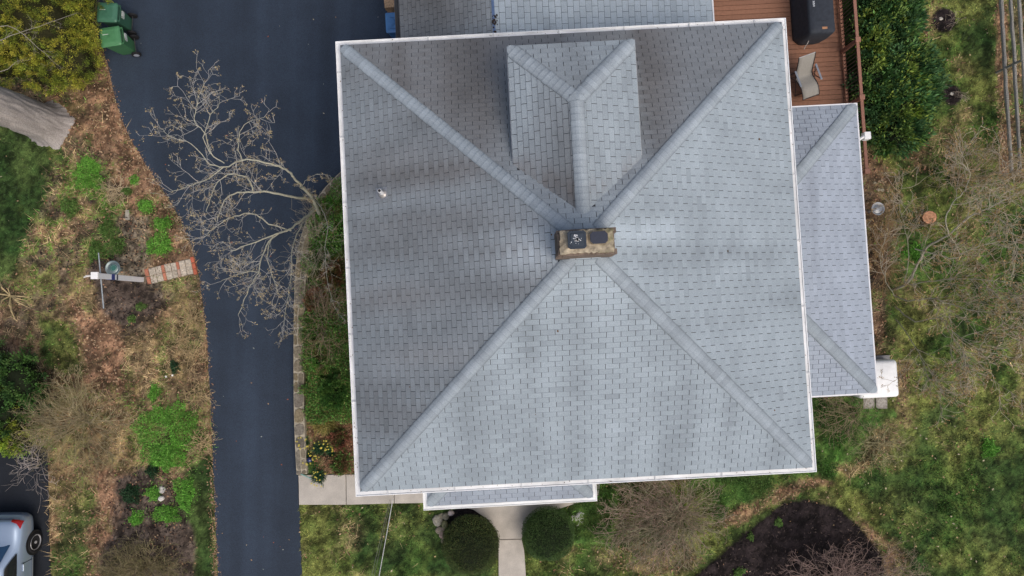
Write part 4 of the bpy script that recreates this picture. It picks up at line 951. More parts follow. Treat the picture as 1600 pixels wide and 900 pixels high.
for (p, rx, ry, lab, pal) in CL:
    if pal == 9: continue
    b = at(p[0], p[1], 0); root = empty('green_clump', b, 0, lab, 'plant', 'green perennial clumps on the ground')
    n = int(5200*rx*ry/.18+300); n = min(n, 15000); h = .10+.14*min(rx, .5)
    a = rng.uniform(0, 2*pi, n); q = np.sqrt(rng.random(n)); q = np.where(rng.random(n) < .16, q*rng.uniform(1, 1.75, n), q); edge_ = 1+.85*(fbm(np.cos(a)*1.7+p[0], np.sin(a)*1.7+p[1], 3, 1)-.5)*2
    x = q*rx*np.cos(a)*edge_; y = q*ry*np.sin(a)*edge_; z = h*np.clip(1-q**3*.8, .12, 1)*rng.uniform(.45, 1.05, n)+.02
    N = np.stack([x/rx*.5, y/ry*.5, np.full(n, .6)], -1)+rng.normal(0, .55, (n, 3))
    leaves('foliage', np.stack([x, y, z], -1), N, (.02,.055), .5, mixcol(PAL[pal], n)*(.7+.6*fbm(x*3+p[0], y*3, 3, 1))[:, None], root, kind='stuff')
# ivy mound of the kerb bed
def patch_cover(name, poly, n, h, size, cols, label, cat='groundcover', asp=.55, m=None, kind='stuff', raggedness=6):
    P = [at(*p) for p in poly]; x0, x1 = min(p.x for p in P), max(p.x for p in P); y0, y1 = min(p.y for p in P), max(p.y for p in P)
    x = rng.uniform(x0, x1, n); y = rng.uniform(y0, y1, n); px, py = topix(x, y)
    k = inpoly(px+(fbm(x, y, 3, 2)-.5)*raggedness*3, py+(fbm(x+9, y, 3, 2)-.5)*raggedness*3, poly) & (fbm(x+3, y+7, 3, 1.6) > .34); x, y = x[k], y[k]; n = len(x)
    f = fbm(x, y+30, 4, 1.2); z = h*(.25+f)*rng.uniform(.4, 1, n)+.03
    N = rng.normal(0, .7, (n, 3))+np.array([0, 0, .7])
    return leaves(name, np.stack([x, y, z], -1), N, size, asp, mixcol(cols, n)*(.55+.9*fbm(x, y, 3, 1.1))[:, None], None, m=m, label=label, cat=cat, kind=kind)
IV = [(.13,.34,.06),(.08,.22,.045),(.21,.40,.09),(.24,.20,.08)]
patch_cover('ivy_bed', [(486,345),(527,285),(620,270),(620,430),(520,425),(476,400),(472,450),(474,640),(492,660),(620,640),(620,520),(540,400),(486,380)], 75000, .5, (.03,.07), IV, 'dense low green ivy between the stone kerb and the house')
patch_cover('ivy_bed', [(476,500),(500,520),(560,500),(600,640),(540,660),(480,650)], 42000, .5, (.03,.07), IV+[(.12,.15,.04)], 'dark green groundcover in the lower half of the kerb bed')
patch_cover('bed_leaves', [(480,660),(620,650),(620,742),(500,742)], 6000, .08, (.025,.06), [(.36,.15,.10),(.24,.12,.07),(.42,.28,.16)], 'reddish brown fallen leaves in the lower end of the kerb bed', 'fallen leaves', m=M['litter'])
patch_cover('leafy_cover', [(1130,745),(1230,735),(1200,780),(1130,802),(1100,790)], 9000, .14, (.02,.05), [(.06,.14,.03),(.09,.17,.04)], 'bright low groundcover below the right half of the front gutter')
patch_cover('leafy_cover', [(885,765),(955,750),(955,835),(905,845)], 8000, .14, (.02,.05), [(.06,.14,.03),(.09,.17,.04)], 'bright low groundcover between right boxwood and brown shrub')
patch_cover('leafy_cover', [(1262,618),(1340,640),(1310,700),(1300,748),(1262,748)], 13000, .22, (.02,.055), [(.05,.12,.025),(.07,.17,.03)], 'leafy green groundcover right of the main roof below the sunroom')
for (p, r_, hh, cl, lab) in (((500,560),.34,.4,IV,'small green shrub in the kerb bed below the brown twigs'),((520,615),.42,.5,[(.07,.18,.04),(.12,.24,.05)],'largest green shrub low in the kerb bed'),((495,470),.30,.4,[(.30,.13,.07),(.20,.11,.06),(.12,.14,.05)],'red-brown leafed shrub halfway along the kerb bed'),((522,430),.34,.45,[(.26,.12,.06),(.16,.17,.05)],'upper russet shrub in the kerb bed'),((512,330),.36,.45,IV,'green shrub at the upper end of the kerb bed'),((530,688),.24,.35,[(.34,.14,.09),(.24,.12,.07),(.13,.18,.05)],'reddish shrub just below the golden grass'),((532,722),.26,.3,[(.13,.24,.06),(.26,.14,.08)],'lowest mixed green and red shrub by the concrete path'),((500,400),.30,.4,[(.10,.24,.05),(.15,.20,.06)],'green shrub just inside the kerb level with the brick strip')):
    bush('low_shrub', p, [(p[0],p[1],hh*.5,r_,r_*1.2,hh*.6)], int(5200*r_/.35), (.03,.075), .5, cl, lab, clump=.1, perc=40, group='low shrubs in the kerb bed')
# ornamental golden grass and daffodils
g = empty('golden_grass', at(510,660,0), 0, 'fan of golden yellow grass blades near the lower end of the kerb bed', 'grass tuft')
n = 420; a = rng.uniform(0, 2*pi, n); N = np.stack([np.cos(a), np.sin(a)-.4, rng.uniform(.2, .9, n)], -1)
leaves('blades', rng.normal(0, .07, (n, 3))*np.array([2,1,.2])+np.array([0,0,.08]), N, (.25,.5), .05, mixcol([(.34,.28,.08),(.24,.24,.07),(.4,.33,.13)], n), g, kind='stuff')
DF = [((476,690),.16,'daffodils with pale yellow flowers on the stone kerb'),((500,700),.30,'bright yellow daffodils in the brown leaves'),((482,716),.18,'daffodils around the dark blue globe'),((500,744),.22,'lowest daffodil clump leaning over the concrete path'),((518,703),.14,'small yellow flower clump right of the bright daffodils')]
for (p, r, lab) in DF:
    g = empty('daffodil_clump', at(p[0], p[1], 0), 0, lab, 'flowers', 'daffodils at the end of the kerb bed'); n = 420
    a = rng.uniform(0, 2*pi, n); N = np.stack([np.cos(a)*.7, np.sin(a)*.7, rng.uniform(.3, 1, n)], -1)
    leaves('blades', rng.normal(0, r*.35, (n, 3))*np.array([1,1,0])+np.array([0,0,.03]), N, (.12,.26), .09, mixcol([(.035,.10,.05),(.05,.12,.04)], n), g, kind='stuff')
    for k2 in range(int(15*r/.2)):
        a0 = random.uniform(0, 6.28); q = r*sqrt(random.random())*1.25; x, y, z = q*cos(a0), q*sin(a0), random.uniform(.2,.3); mb = MB(); s = random.uniform(.014,.025)
        for t in np.linspace(0, 2*pi, 7)[:-1]: mb.add([(x,y,z),(x+s*cos(t-.4),y+s*sin(t-.4),z+.004),(x+1.5*s*cos(t),y+1.5*s*sin(t),z),(x+s*cos(t+.4),y+s*sin(t+.4),z+.004)], [(0,1,2,3)], (.62,.56,.12))
        mb.tube([(x,y,z),(x,y,z+.022)], [s*.35,s*.45], 6, (.65,.45,.05)); mb.build('flower', M['leaf'], g)
# big trunk, top left
tr = empty('large_tree', at(78,195,0), 0, 'massive grey tree trunk leaning out of the top left edge', 'tree')
rings = []; cs = []; nseg = 90
for i in range(64):
    z = 9.0*(i/63)**1.6; R = .56+.24*math.exp(-z/.2)-.018*z; ring = []
    for j in range(nseg):
        a = 2*pi*j/nseg; fl = math.exp(-z/.35); rr = R*(1+.09*fl*sin(a*5+1)+.05*fl*sin(a*9)+.03*sin(a*3+z*.5))+.09*(nz(a*14, z*1.6, 1, 3)-.5)+.03*(mn.noise(Vector((cos(a)*14, sin(a)*14, z*2.2))))
        ring.append((rr*cos(a)-.03*z, rr*sin(a), z-.05)); g = .78+.5*nz(a*3, z*1.3, 1, 14)
        cs.append((.34*g, .315*g, .30*g))
    rings.append(ring)
MB().loft(rings, cs).build('trunk', M['bark'], tr, smooth=True)
for k2 in range(4):
    a = k2*1.6+1.8; MB().tube([(-.25,0,7.2+k2*.4),(-.25+1.0*cos(a)-.6,1.0*sin(a),8.6+k2*.3),(-1.2+1.9*cos(a),2.2*sin(a),9.8+k2*.3)], [.2,.14,.07], 8, (.3,.27,.24)).build('limb', M['bark'], tr, smooth=True)
tb = TB(); tips = []   # thin bare twigs of that tree over the conifer
for pix in ([(-60,80,3.2),(0,62,3.2),(60,40,3.1),(120,20,3.0)],[(-60,60,3.3),(10,40,3.3),(60,75,3.1),(95,105,3.0)],[(-60,120,3.0),(0,112,3.0),(30,95,3.0)]):
    pts = limb(tb, pix, .014, .004, (.34,.31,.27), 4); spawn(tb, tips, pts, .35, .006, 2, (.32,.29,.25), (3,4))
o = tb.build('branches', M['twig'], tr, kind='stuff'); o.location = -tr.location

# ------------------------------------------------------------------ hard things on the ground
kerb = empty('stone_kerb', at(468,500,0), 0, 'low curved kerb of mortared flat stones between driveway and planting bed', 'stone wall')
kl = -Vector(kerb.location)
outer = smooth_pts([(545,262),(517,287),(493,318),(479,352),(469,388),(464,432),(463,482),(462,560),(463,660),(467,739)], 3)
def inner_of(p, w_): return w_
OP = [at(*p).xy for p in outer]; cum = [0]
for a, b in zip(OP[:-1], OP[1:]): cum.append(cum[-1]+(b-a).length)
def kp(t, side):
    t = max(0, min(cum[-1]-1e-4, t)); i = max(j for j in range(len(cum)-1) if cum[j] <= t); f = (t-cum[i])/(cum[i+1]-cum[i]); p = OP[i].lerp(OP[i+1], f); d = (OP[i+1]-OP[i]).normalized()
    wk = .54 if t < 2.0 else (.34 if t > 3 else .54-.20*(t-2)); wk *= 1 if t < 5 else .93
    n_ = Vector((-d.y, d.x)); return p+n_*wk*side
mort = MB(); k3 = 90
for i in range(k3):
    a, b = cum[-1]*i/k3, cum[-1]*(i+1)/k3; q = [kp(a, 0), kp(b, 0), kp(b, 1), kp(a, 1)]
    mort.prism([tuple(v+kl.xy) for v in q], -.05, .235+random.uniform(-.006,.006), (.40,.36,.28))
mort.build('mortar', M['stone'], kerb)
def kstone(t0_, t1_, s0, s1):
    poly = []; g_ = .014
    for (tt, ss) in ((0,0),(.5,0),(1,0),(1,.5),(1,1),(.5,1),(0,1),(0,.5)):
        cut = random.uniform(.72,.95) if (tt in (0,1) and ss in (0,1)) else random.uniform(.97,1.03)
        p = kp(t0_+g_+(.5+(tt-.5)*cut)*(t1_-t0_-2*g_), s0+(.5+(ss-.5)*cut)*(s1-s0)); poly.append((p.x+kl.x, p.y+kl.y))
    g = random.uniform(.72, 1.1); c_ = random.choice([(.23,.20,.145),(.205,.185,.15),(.24,.20,.13),(.19,.17,.14)])
    MB().prism(poly, -.02, .243+random.uniform(0,.018), tuple(q*g for q in c_)).build('stone', M['stone'], kerb, bevel=.012)
t = 0.; 
while t < cum[-1]-.1:
    L2 = min(random.uniform(.5, 1.0), cum[-1]-t)
    if random.random() < .25: kstone(t, t+L2*.5, .03, .97); kstone(t+L2*.5, t+L2, .03, .97)
    else:
        sp = random.uniform(.33, .66)
        for (s0, s1) in ((.03, sp-.03), (sp+.03, .97)):
            k4 = random.choice((1,2,2,3)) if L2 > .7 else random.choice((1,2)); cu = [0]+sorted(random.uniform(.25,.75) for _ in range(k4-1))+[1]
            if k4 == 3: cu = [0, random.uniform(.27,.38), random.uniform(.6,.72), 1]
            for a_, b_ in zip(cu[:-1], cu[1:]): kstone(t+a_*L2, t+b_*L2, s0, s1)
    t += L2
MB().tube([at(486,748,.27)+kl, at(478,744,.27)+kl, at(470,741,.26)+kl], .02, 6, (.25,.42,.38)).build('edging_strip', M['plastic'], kerb)
gb = empty('glass_globe', at(487,716,0), 0, 'dark blue glass globe among daffodils at the end of the kerb', 'garden ornament')
rings = [[(.09*cos(t2)*cos(a), .09*cos(t2)*sin(a), .22+.09*sin(t2)) for a in np.linspace(0, 2*pi, 17)[:-1]] for t2 in np.linspace(-1.5, 1.5, 11)]
MB().loft(rings, (.01,.02,.09)).build('globe', M['glass'], gb, smooth=True); MB().tube([(0,0,-.02),(0,0,.1),(0,0,.14)], [.07,.03,.05], 10, (.1,.1,.11)).build('stand', M['dark'], gb)

# brick and paver strip left of the driveway
bp = empty('paver_path', at(266,424,0), 0, 'short strip of tan pavers banded with red brick beside the driveway', 'path')
pa, pb2 = at(229,433,0), at(301,416,0); dd = (pb2-pa); Lp = dd.length; ax = dd.normalized(); ay = Vector((-ax.y, ax.x, 0)); wd_ = .50
def piece(a0, a1, b0, b1, c, nm, z=.05):
    g = .007; q = [pa+ax*(a0+g)+ay*(b0+g), pa+ax*(a1-g)+ay*(b0+g), pa+ax*(a1-g)+ay*(b1-g), pa+ax*(a0+g)+ay*(b1-g)]; v = random.uniform(.88, 1.12); j = random.uniform(-.008,.008)
    MB().prism([tuple((p-bp.location).xy+Vector((j, -j))) for p in q], -.02, z+random.uniform(-.006,.006), tuple(x*v for x in c)).build(nm, M['stone'] if nm == 'paver' else M['brick'], bp, bevel=.005)
TAN, RED = (.50,.44,.36), (.50,.20,.13)
segs = [('r',.13),('t',.22),('t',.20),('r',.11),('t',.21),('t',.17),('r',.10),('t',.20),('t',.2)]; tot_ = sum(s_[1] for s_ in segs); x = 0
for kk, (ty, l_) in enumerate(segs):
    l_ = l_*Lp/tot_
    for r_ in range(2):
        sft = (.03 if r_ else -.03) if ty == 't' and kk % 3 == 2 else 0
        piece(x, x+l_, -wd_/2+r_*wd_/2, -wd_/2+(r_+1)*wd_/2, (TAN if ty == 't' else RED) if not (kk == 6 and r_ == 0) else (.55,.40,.32), 'paver' if ty == 't' else 'brick', .05)
    x += l_
for k2 in range(3): piece(x+.01, x+.13, -wd_/2+k2*.19-.04, -wd_/2+(k2+1)*.19-.04, (.42,.12,.07), 'brick', .085)
MB().prism([tuple((pa-ax*.01+ay*s*wd_*.52-bp.location).xy) for s in (-1,1)][:0]+[tuple((pa+ax*a_+ay*b_-bp.location).xy) for a_, b_ in ((-.01,-.26),(Lp+.13,-.26),(Lp+.13,.26),(-.01,.26))], -.03, .028, (.2,.16,.12)).build('sand_bed', M['stone'], bp)
# white post with crossbar
ps = empty('white_post', at(222,437,0), 0, 'tall white post with a thin grey crossbar beside the paver strip', 'post')
MB().box(-.075,.075,-.075,.075,-.05,2.42,(.74,.76,.80)).build('post', M['white'], ps, bevel=.006)
MB().box(-.082,.082,-.082,.082,1.62,1.78,(.03,.05,.22)).build('blue_band', M['dark'], ps, bevel=.004)
MB().box(-.081,.081,-.081,.081,1.46,1.53,(.04,.05,.08)).build('dark_band', M['dark'], ps, bevel=.004)
MB().box(-.10,.10,-.10,.10,2.42,2.50,(.9,.9,.9)).build('cap', M['white'], ps, bevel=.01)
ca, cb_ = at(154,395,2.2)-ps.location, at(162,482,2.2)-ps.location; mid = (ca+cb_)/2
c0 = Vector((-.10, (ca.y), 2.2)); 
MB().tube([ca, cb_], .018, 8, (.42,.47,.50)).build('crossbar', M['metal'], ps, smooth=False)
MB().tube([(0,0,2.2), (mid.x, mid.y, 2.2)], .015, 6, (.5,.52,.54)).build('bracket', M['metal'], ps)
MB().tube([(-.1,0,2.42),(-.22,-.02,2.5),(-.3,-.05,2.47)], [.02,.03,.02], 7, (.7,.68,.66)).build('finial', M['white'], ps)
# round dishes
def dish(name, p, r, h, c, lab, cat, rings_=True):
    e = empty(name, at(p[0], p[1], h)*1.0, 0, lab, cat); e.location.z = 0
    prof = [(r*.35,0),(r*.12,.06),(r*.1,h-.12),(r*.5,h-.08),(r*.98,h-.01),(r,h),(r*.93,h),(r*.8,h-.035),(r*.62,h-.05),(r*.60,h-.04),(r*.40,h-.055),(r*.38,h-.045),(r*.15,h-.06),(.001,h-.055)]
    cs = []
    for k2, (a_, b_) in enumerate(prof): cs += [tuple(x*(1.15 if k2 in (5,6,9,11) else .8 if k2 in (7,8,10,12) else 1) for x in c)]*28
    rg = [[(a_*cos(t), a_*sin(t), b_) for t in np.linspace(0, 2*pi, 29)[:-1]] for a_, b_ in prof]
    MB().loft(rg, cs).build('bowl', M['metal'], e, smooth=True)
    return e
e = dish('garden_dish', (176,419), .235, .45, (.24,.30,.30), 'round grey-green glass dish beside the white post', 'bird bath')
MB().tube([(.0,.02,.395),(0,.02,.402)], .12, 14, (.05,.17,.13)).build('water', M['glass'], e)
dish('bird_bath', (1372,326), .205, .55, (.46,.48,.50), 'round pale grey bird bath beside the sunroom eave', 'bird bath')
st = empty('tree_stump', at(1452,340,.25), 0, 'cut reddish brown stump under the right-hand tree', 'stump'); st.location.z = 0
po = [(.225*(1+.06*sin(a*2+1)+random.uniform(-.04,.04))*cos(a), .225*(1+.06*sin(a*2+1)+random.uniform(-.04,.04))*sin(a)) for a in np.linspace(0, 2*pi, 13)[:-1]]
MB().prism(po, -.05, .27, (.16,.10,.06)).build('bark_ring', M['bark'], st)
for k2, (s_, c_) in enumerate([(.93,(.42,.22,.13)),(.72,(.36,.19,.11)),(.5,(.44,.24,.14)),(.25,(.33,.17,.10))]): MB().prism([(a_*s_, b_*s_) for a_, b_ in po], .27, .274+k2*.004, tuple(x*1.3 for x in c_)).build('growth_ring', M['stone'], st)
# small stones and rocks
def rock(p, r, h, c, lab, group=None, name='rock', cat='rock', z=0):
    e = at(p[0], p[1], z); mb = MB(); n = 9; rg = []; ph = random.random()*9; sx_, sy_ = random.uniform(.8,1.2), random.uniform(.8,1.2)
    for k2, (zz, rr) in enumerate([(-.05,.85),(h*.35,1.0),(h*.8,.86),(h,.5),(h*1.02,.1)]):
        rg.append([(r*sx_*rr*(1+.22*mn.noise(Vector((cos(a)*1.3+ph, sin(a)*1.3, zz*3))))*cos(a), r*sy_*rr*(1+.22*mn.noise(Vector((cos(a)*1.3, sin(a)*1.3+ph, zz*3))))*sin(a), zz+random.uniform(-.008,.008)) for a in np.linspace(0, 2*pi, n+1)[:-1]])
    o = mb.loft(rg, c).build(name, M['stone'], None, label=lab, cat=cat, group=group); o.location = e; return o
RG = 'rocks beside the left round bush'
for (p, r, c, lab) in [((705,801),.10,(.62,.52,.48),'small pinkish white rock touching the porch gutter'),((697,806),.12,(.26,.24,.18),'brown flat rock just below the pinkish white rock'),((690,806),.10,(.30,.27,.2),'brown rock at the top left of the rock pile'),
     ((684,813),.16,(.36,.34,.28),'long grey wedge rock at the left of the pile'),((695,819),.13,(.30,.29,.15),'round mossy rock in the middle of the pile'),((687,828),.12,(.32,.27,.21),'square brown rock below the mossy rock'),
     ((692,826),.07,(.42,.32,.27),'small pale pink rock right of the square brown rock'),((691,835),.10,(.40,.30,.25),'pinkish rock second from the bottom of the pile'),((693,844),.09,(.44,.36,.29),'lowest pale round rock of the pile')]:
    rock(p, r, random.uniform(.08,.16), c, lab, RG)
rock((253,765),.13,.05,(.50,.48,.46),'flat pale grey stone in the lower left mulch')
rock((253,778),.09,.12,(.66,.64,.60),'small white rock just below the flat pale stone')
e = at(199,337,0); fsn = MB().prism([(-.05,.17),(.06,.18),(.09,-.12),(.02,-.15),(-.06,-.12)][::-1], -.03, .035, (.38,.36,.30)).build('flat_stone', M['stone'], None, bevel=.008, label='narrow flat grey stone on the leaf litter above the paver strip', cat='stone'); fsn.location = e
for p, lab in (((1366,286),'upper pale stone above the bird bath'),((1372,297),'left of two pale stones above the bird bath'),((1378,297),'right of two pale stones above the bird bath')): rock(p, .06, .05, (.42,.38,.28), lab, 'pale stones above the bird bath')
rock((1469,30),.06,.06,(.55,.52,.46),'pale stone in the upper black mulch ring'); rock((1486,147),.06,.06,(.60,.57,.50),'pale stone in the lower black mulch ring')
for (p, lab) in (((1481,36),'young bare sapling in the upper black mulch ring'),((1491,152),'young bare sapling in the lower black mulch ring')): twig_shrub('sapling', p, (.22,.22), 7, .6, [(.3,.25,.2)], lab, L=.2, r=.006, cat='sapling')
for (p, lab) in (((272,586),'right white flower below the blue green plant'),((262,588),'left white flower below the blue green plant')):
    o = MB().prism([(.04*cos(t)*(1 if k2 % 2 else .6), .04*sin(t)*(1 if k2 % 2 else .6)) for k2, t in enumerate(np.linspace(0, 2*pi, 11)[:-1])], .1, .115, (.8,.8,.74)).tube([(0,0,0),(0,0,.11)], .006, 4, (.05,.12,.04)).build('white_flower', M['leaf'], None, label=lab, cat='flower', group='white flowers'); o.location = at(*p, 0)
twig_shrub('driftwood', (903,806), (.16,.16), 9, .15, [(.5,.5,.5)], 'small bundle of pale grey sticks right of the right boxwood', L=.15, r=.012, cat='sticks')
# stepping pavers and white box by the sunroom
for (x0, x1, lab) in ((1349,1366,'left of two square paving stones below the sunroom'),(1369,1386,'right of two square paving stones below the sunroom')):
    c_ = at((x0+x1)/2, 629, .04); o = MB().box(-.18,.18,-.19,.19,-.05,.05,(.28,.26,.235)).build('paving_stone', M['stone'], None, bevel=.015, label=lab, cat='paving stone', group='square paving stones below the sunroom'); o.location = (c_.x, c_.y, 0)
    MB().add([(.14*cos(t), .14*sin(t), .054) for t in np.linspace(0, 2*pi, 15)[:-1]], [tuple(range(14))], (.36,.34,.31)).build('worn_patch', M['stone'], o)
bx = at(1388,592,.75); bx.z = 0; bxo = empty('utility_cabinet', bx, HA, 'white rounded box standing on a grey pad at the sunroom corner', 'utility box')
def rrect(w_, h_, r, n=6): return [(sx_*(w_-r)+r*cos(a), sy_*(h_-r)+r*sin(a)) for sx_, sy_, a0 in ((1,1,0),(-1,1,pi/2),(-1,-1,pi),(1,-1,1.5*pi)) for a in np.linspace(a0, a0+pi/2, n)]
rg = [[(x-.28, y, z) for x, y in rrect(w_, h_, r)] for (w_, h_, r, z) in ((.60,.56,.1,.1),(.61,.57,.1,.62),(.60,.56,.1,.68),(.57,.53,.1,.73),(.50,.46,.08,.75),(.001,.001,.0005,.755))]
MB().loft(rg, (.93,.95,.96)).build('lid', M['white'], bxo, smooth=True)
MB().box(-.95,.46,-.56,.66,-.04,.09,(.26,.26,.27)).build('pad', M['concrete'], bxo, bevel=.01)

# fence at the right edge
fe = empty('rail_fence', at(1556,120,0), 0, 'weathered grey rail fence at the top right edge', 'fence'); fl_ = -fe.location
def fpt(py, z, o=0): q = at(1549+(py)*.062, py, 0); return Vector((q.x+o, q.y, z))+fl_
for z, rr in ((.42,.058),(.80,.052),(1.15,.05)):
    for (y0, y1) in ((-190,-36),(-40,116),(112,276)):
        P0_, P1_ = fpt(y0, z, random.uniform(-.02,.02)), fpt(y1, z+random.uniform(-.03,.03), random.uniform(-.02,.02)); P_ = [P0_.lerp(P1_, t)+Vector((random.uniform(-.008,.008), 0, random.uniform(-.01,.01))) for t in np.linspace(0, 1, 12)]
        MB().tube(P_, [rr*random.uniform(.85,1.12) for _ in P_], 7, (.31,.30,.27)).build('rail', M['bark'], fe, smooth=False)
for y in (-38,114,274): q = fpt(y, 0, .0); MB().tube([q-Vector((0,0,.1)), q+Vector((0,0,1.2))], [.04,.038], 8, (.33,.32,.29)).build('post', M['bark'], fe)
for y in (175,190,210,230,250): q = fpt(y, 0, .22); MB().tube([q, q+Vector((.03,0,1.0))], .012, 5, (.2,.11,.07)).build('wire_stake', M['bark'], fe)

# ------------------------------------------------------------------ deck
dk = empty('deck', HC, HA, 'red-brown wooden deck with railing at the top right of the house', 'deck')
DX = 9.07; DW = (.27,.135,.085)
bb = MB().box(-.5,.5,-.0665,.0665,-.03,0,DW).build('board', M['deck'], dk); first = True
v = 2.28
while v < 10.2:
    x0 = 7.6 if v < 3.42 else (4.95 if v < 4.98 else 4.24); m_ = Matrix.Translation(((x0+DX)/2, v, 1.0+random.uniform(-.002,.002))) @ Matrix.Diagonal((DX-x0, 1, 1, 1))
    if first: bb.matrix_basis = m_; first = False
    else: copy_obj(bb, dk, m_)
    v += .146
for k2 in range(6): MB().box(4.3 if k2 > 1 else 7.6, DX-.05, 2.3+k2*1.55, 2.35+k2*1.55, .78, .965, (.12,.07,.05)).build('joist', M['deck'], dk)
MB().box(DX+.002, DX+.04, 2.2, 10.2, .74, 1.0, (.22,.10,.07)).build('rim_board', M['deck'], dk)
ra = loc(1336,0,1.95); rb_ = loc(1345,160,1.95); RU = (ra.x+rb_.x)/2
for k2, v in enumerate([2.25, 4.42, 6.12, 7.80, 9.5]):
    MB().box(RU-.05, RU+.05, v-.05, v+.05, .3, 1.96, (.24,.115,.08)).build('post', M['deck'], dk, bevel=.004)
    MB().box(RU-.075, RU+.075, v-.075, v+.075, 1.985, 2.02, (.34,.17,.12)).build('post_cap', M['deck'], dk, bevel=.006)
MB().box(RU-.045, RU+.045, 2.2, 10.2, 1.945, 1.983, (.31,.155,.11)).build('top_rail', M['deck'], dk, bevel=.004)
MB().box(RU-.03, RU+.03, 2.25, 10.2, 1.07, 1.12, (.30,.15,.10)).build('bottom_rail', M['deck'], dk, bevel=.004)
b1o = MB().box(-.009,.009,-.009,.009,1.12,1.945,(.05,.035,.03)).build('baluster', M['dark'], dk); first = True
v = 2.36
while v < 10.1:
    m_ = Matrix.Translation((RU, v, 0))
    if first: b1o.matrix_basis = m_; first = False
    else: copy_obj(b1o, dk, m_)
    v += .115
for v in (3.0, 6.0, 9.0): MB().box(DX-.2, DX-.06, v-.07, v+.07, -.05, .78, (.2,.12,.08)).build('deck_leg', M['deck'], dk)
# covered grill
gc = loc(1283,10,1.95); gr = empty('covered_grill', at(1283,10,1.95), HA, 'black fabric covered grill on the deck', 'grill'); gr.location.z = 1.003; gr.scale = (1.12, 1, 1)
def grill_ring(w_, y0, y1, r, z, wob=0, sh=0):
    pts = rrect(w_, (y1-y0)/2, r, 7); return [(x+sh+wob*random.uniform(-1,1), y+(y0+y1)/2+wob*random.uniform(-1,1), z) for x, y in pts]
rg = [grill_ring(.39,-.76,1.1,.22,.0,.014,-.05), grill_ring(.39,-.78,1.1,.22,.12,.014,-.05), grill_ring(.375,-.80,1.1,.14,.45,.012,-.015), grill_ring(.35,-.80,1.1,.12,.70,.008), grill_ring(.345,-.79,1.1,.10,.84,.005), grill_ring(.335,-.78,1.1,.09,.92,.004), grill_ring(.30,-.74,1.05,.07,.955,.003), grill_ring(.20,-.60,1.0,.05,.975,.002), grill_ring(.04,-.3,.9,.03,.985)]
MB().loft(rg, (.035,.042,.055)).build('fabric_cover', M['cover'], gr, smooth=True)
mb = MB()     # fold across the top and seam
mb.tube([(-.30,-.47,.945),(-.1,-.43,.973),(.1,-.43,.975),(.30,-.41,.948)], [.008,.018,.018,.008], 6, (.028,.034,.046)); mb.tube([(-.27,-.62,.95),(0,-.56,.972),(.27,-.6,.95)], [.006,.014,.006], 6, (.03,.036,.048)); mb.build('fold', M['cover'], gr, smooth=True)
MB().box(-.02,.115,-.68,-.615,.955,.977,(.42,.22,.12)).build('leather_tag', M['cover'], gr, bevel=.004)
mb = MB()     # white maker's lettering, sideways
for k2, (y, hh) in enumerate([(.0,.045),(.038,.03),(.070,.03),(.105,.042),(.14,.03)]):
    mb.box(-.20-.024,-.20+.024,y-.006-.0,y+.004,.972,.982,(.75,.8,.85)); mb.box(-.20-.024,-.20-.012,y-.006,y+.022,.972,.982,(.75,.8,.85))
    if k2 % 2 == 0: mb.box(-.20+.012,-.20+.024,y-.006,y+.022,.972,.982,(.75,.8,.85))
mb.build('lettering', M['white'], gr)
MB().tube([(-.17,-.80,.42),(-.19,-.87,.36),(-.2,-.9,.24),(-.2,-.95,.16)], .012, 5, (.45,.43,.4)).build('draw_cord', M['sling'], gr)
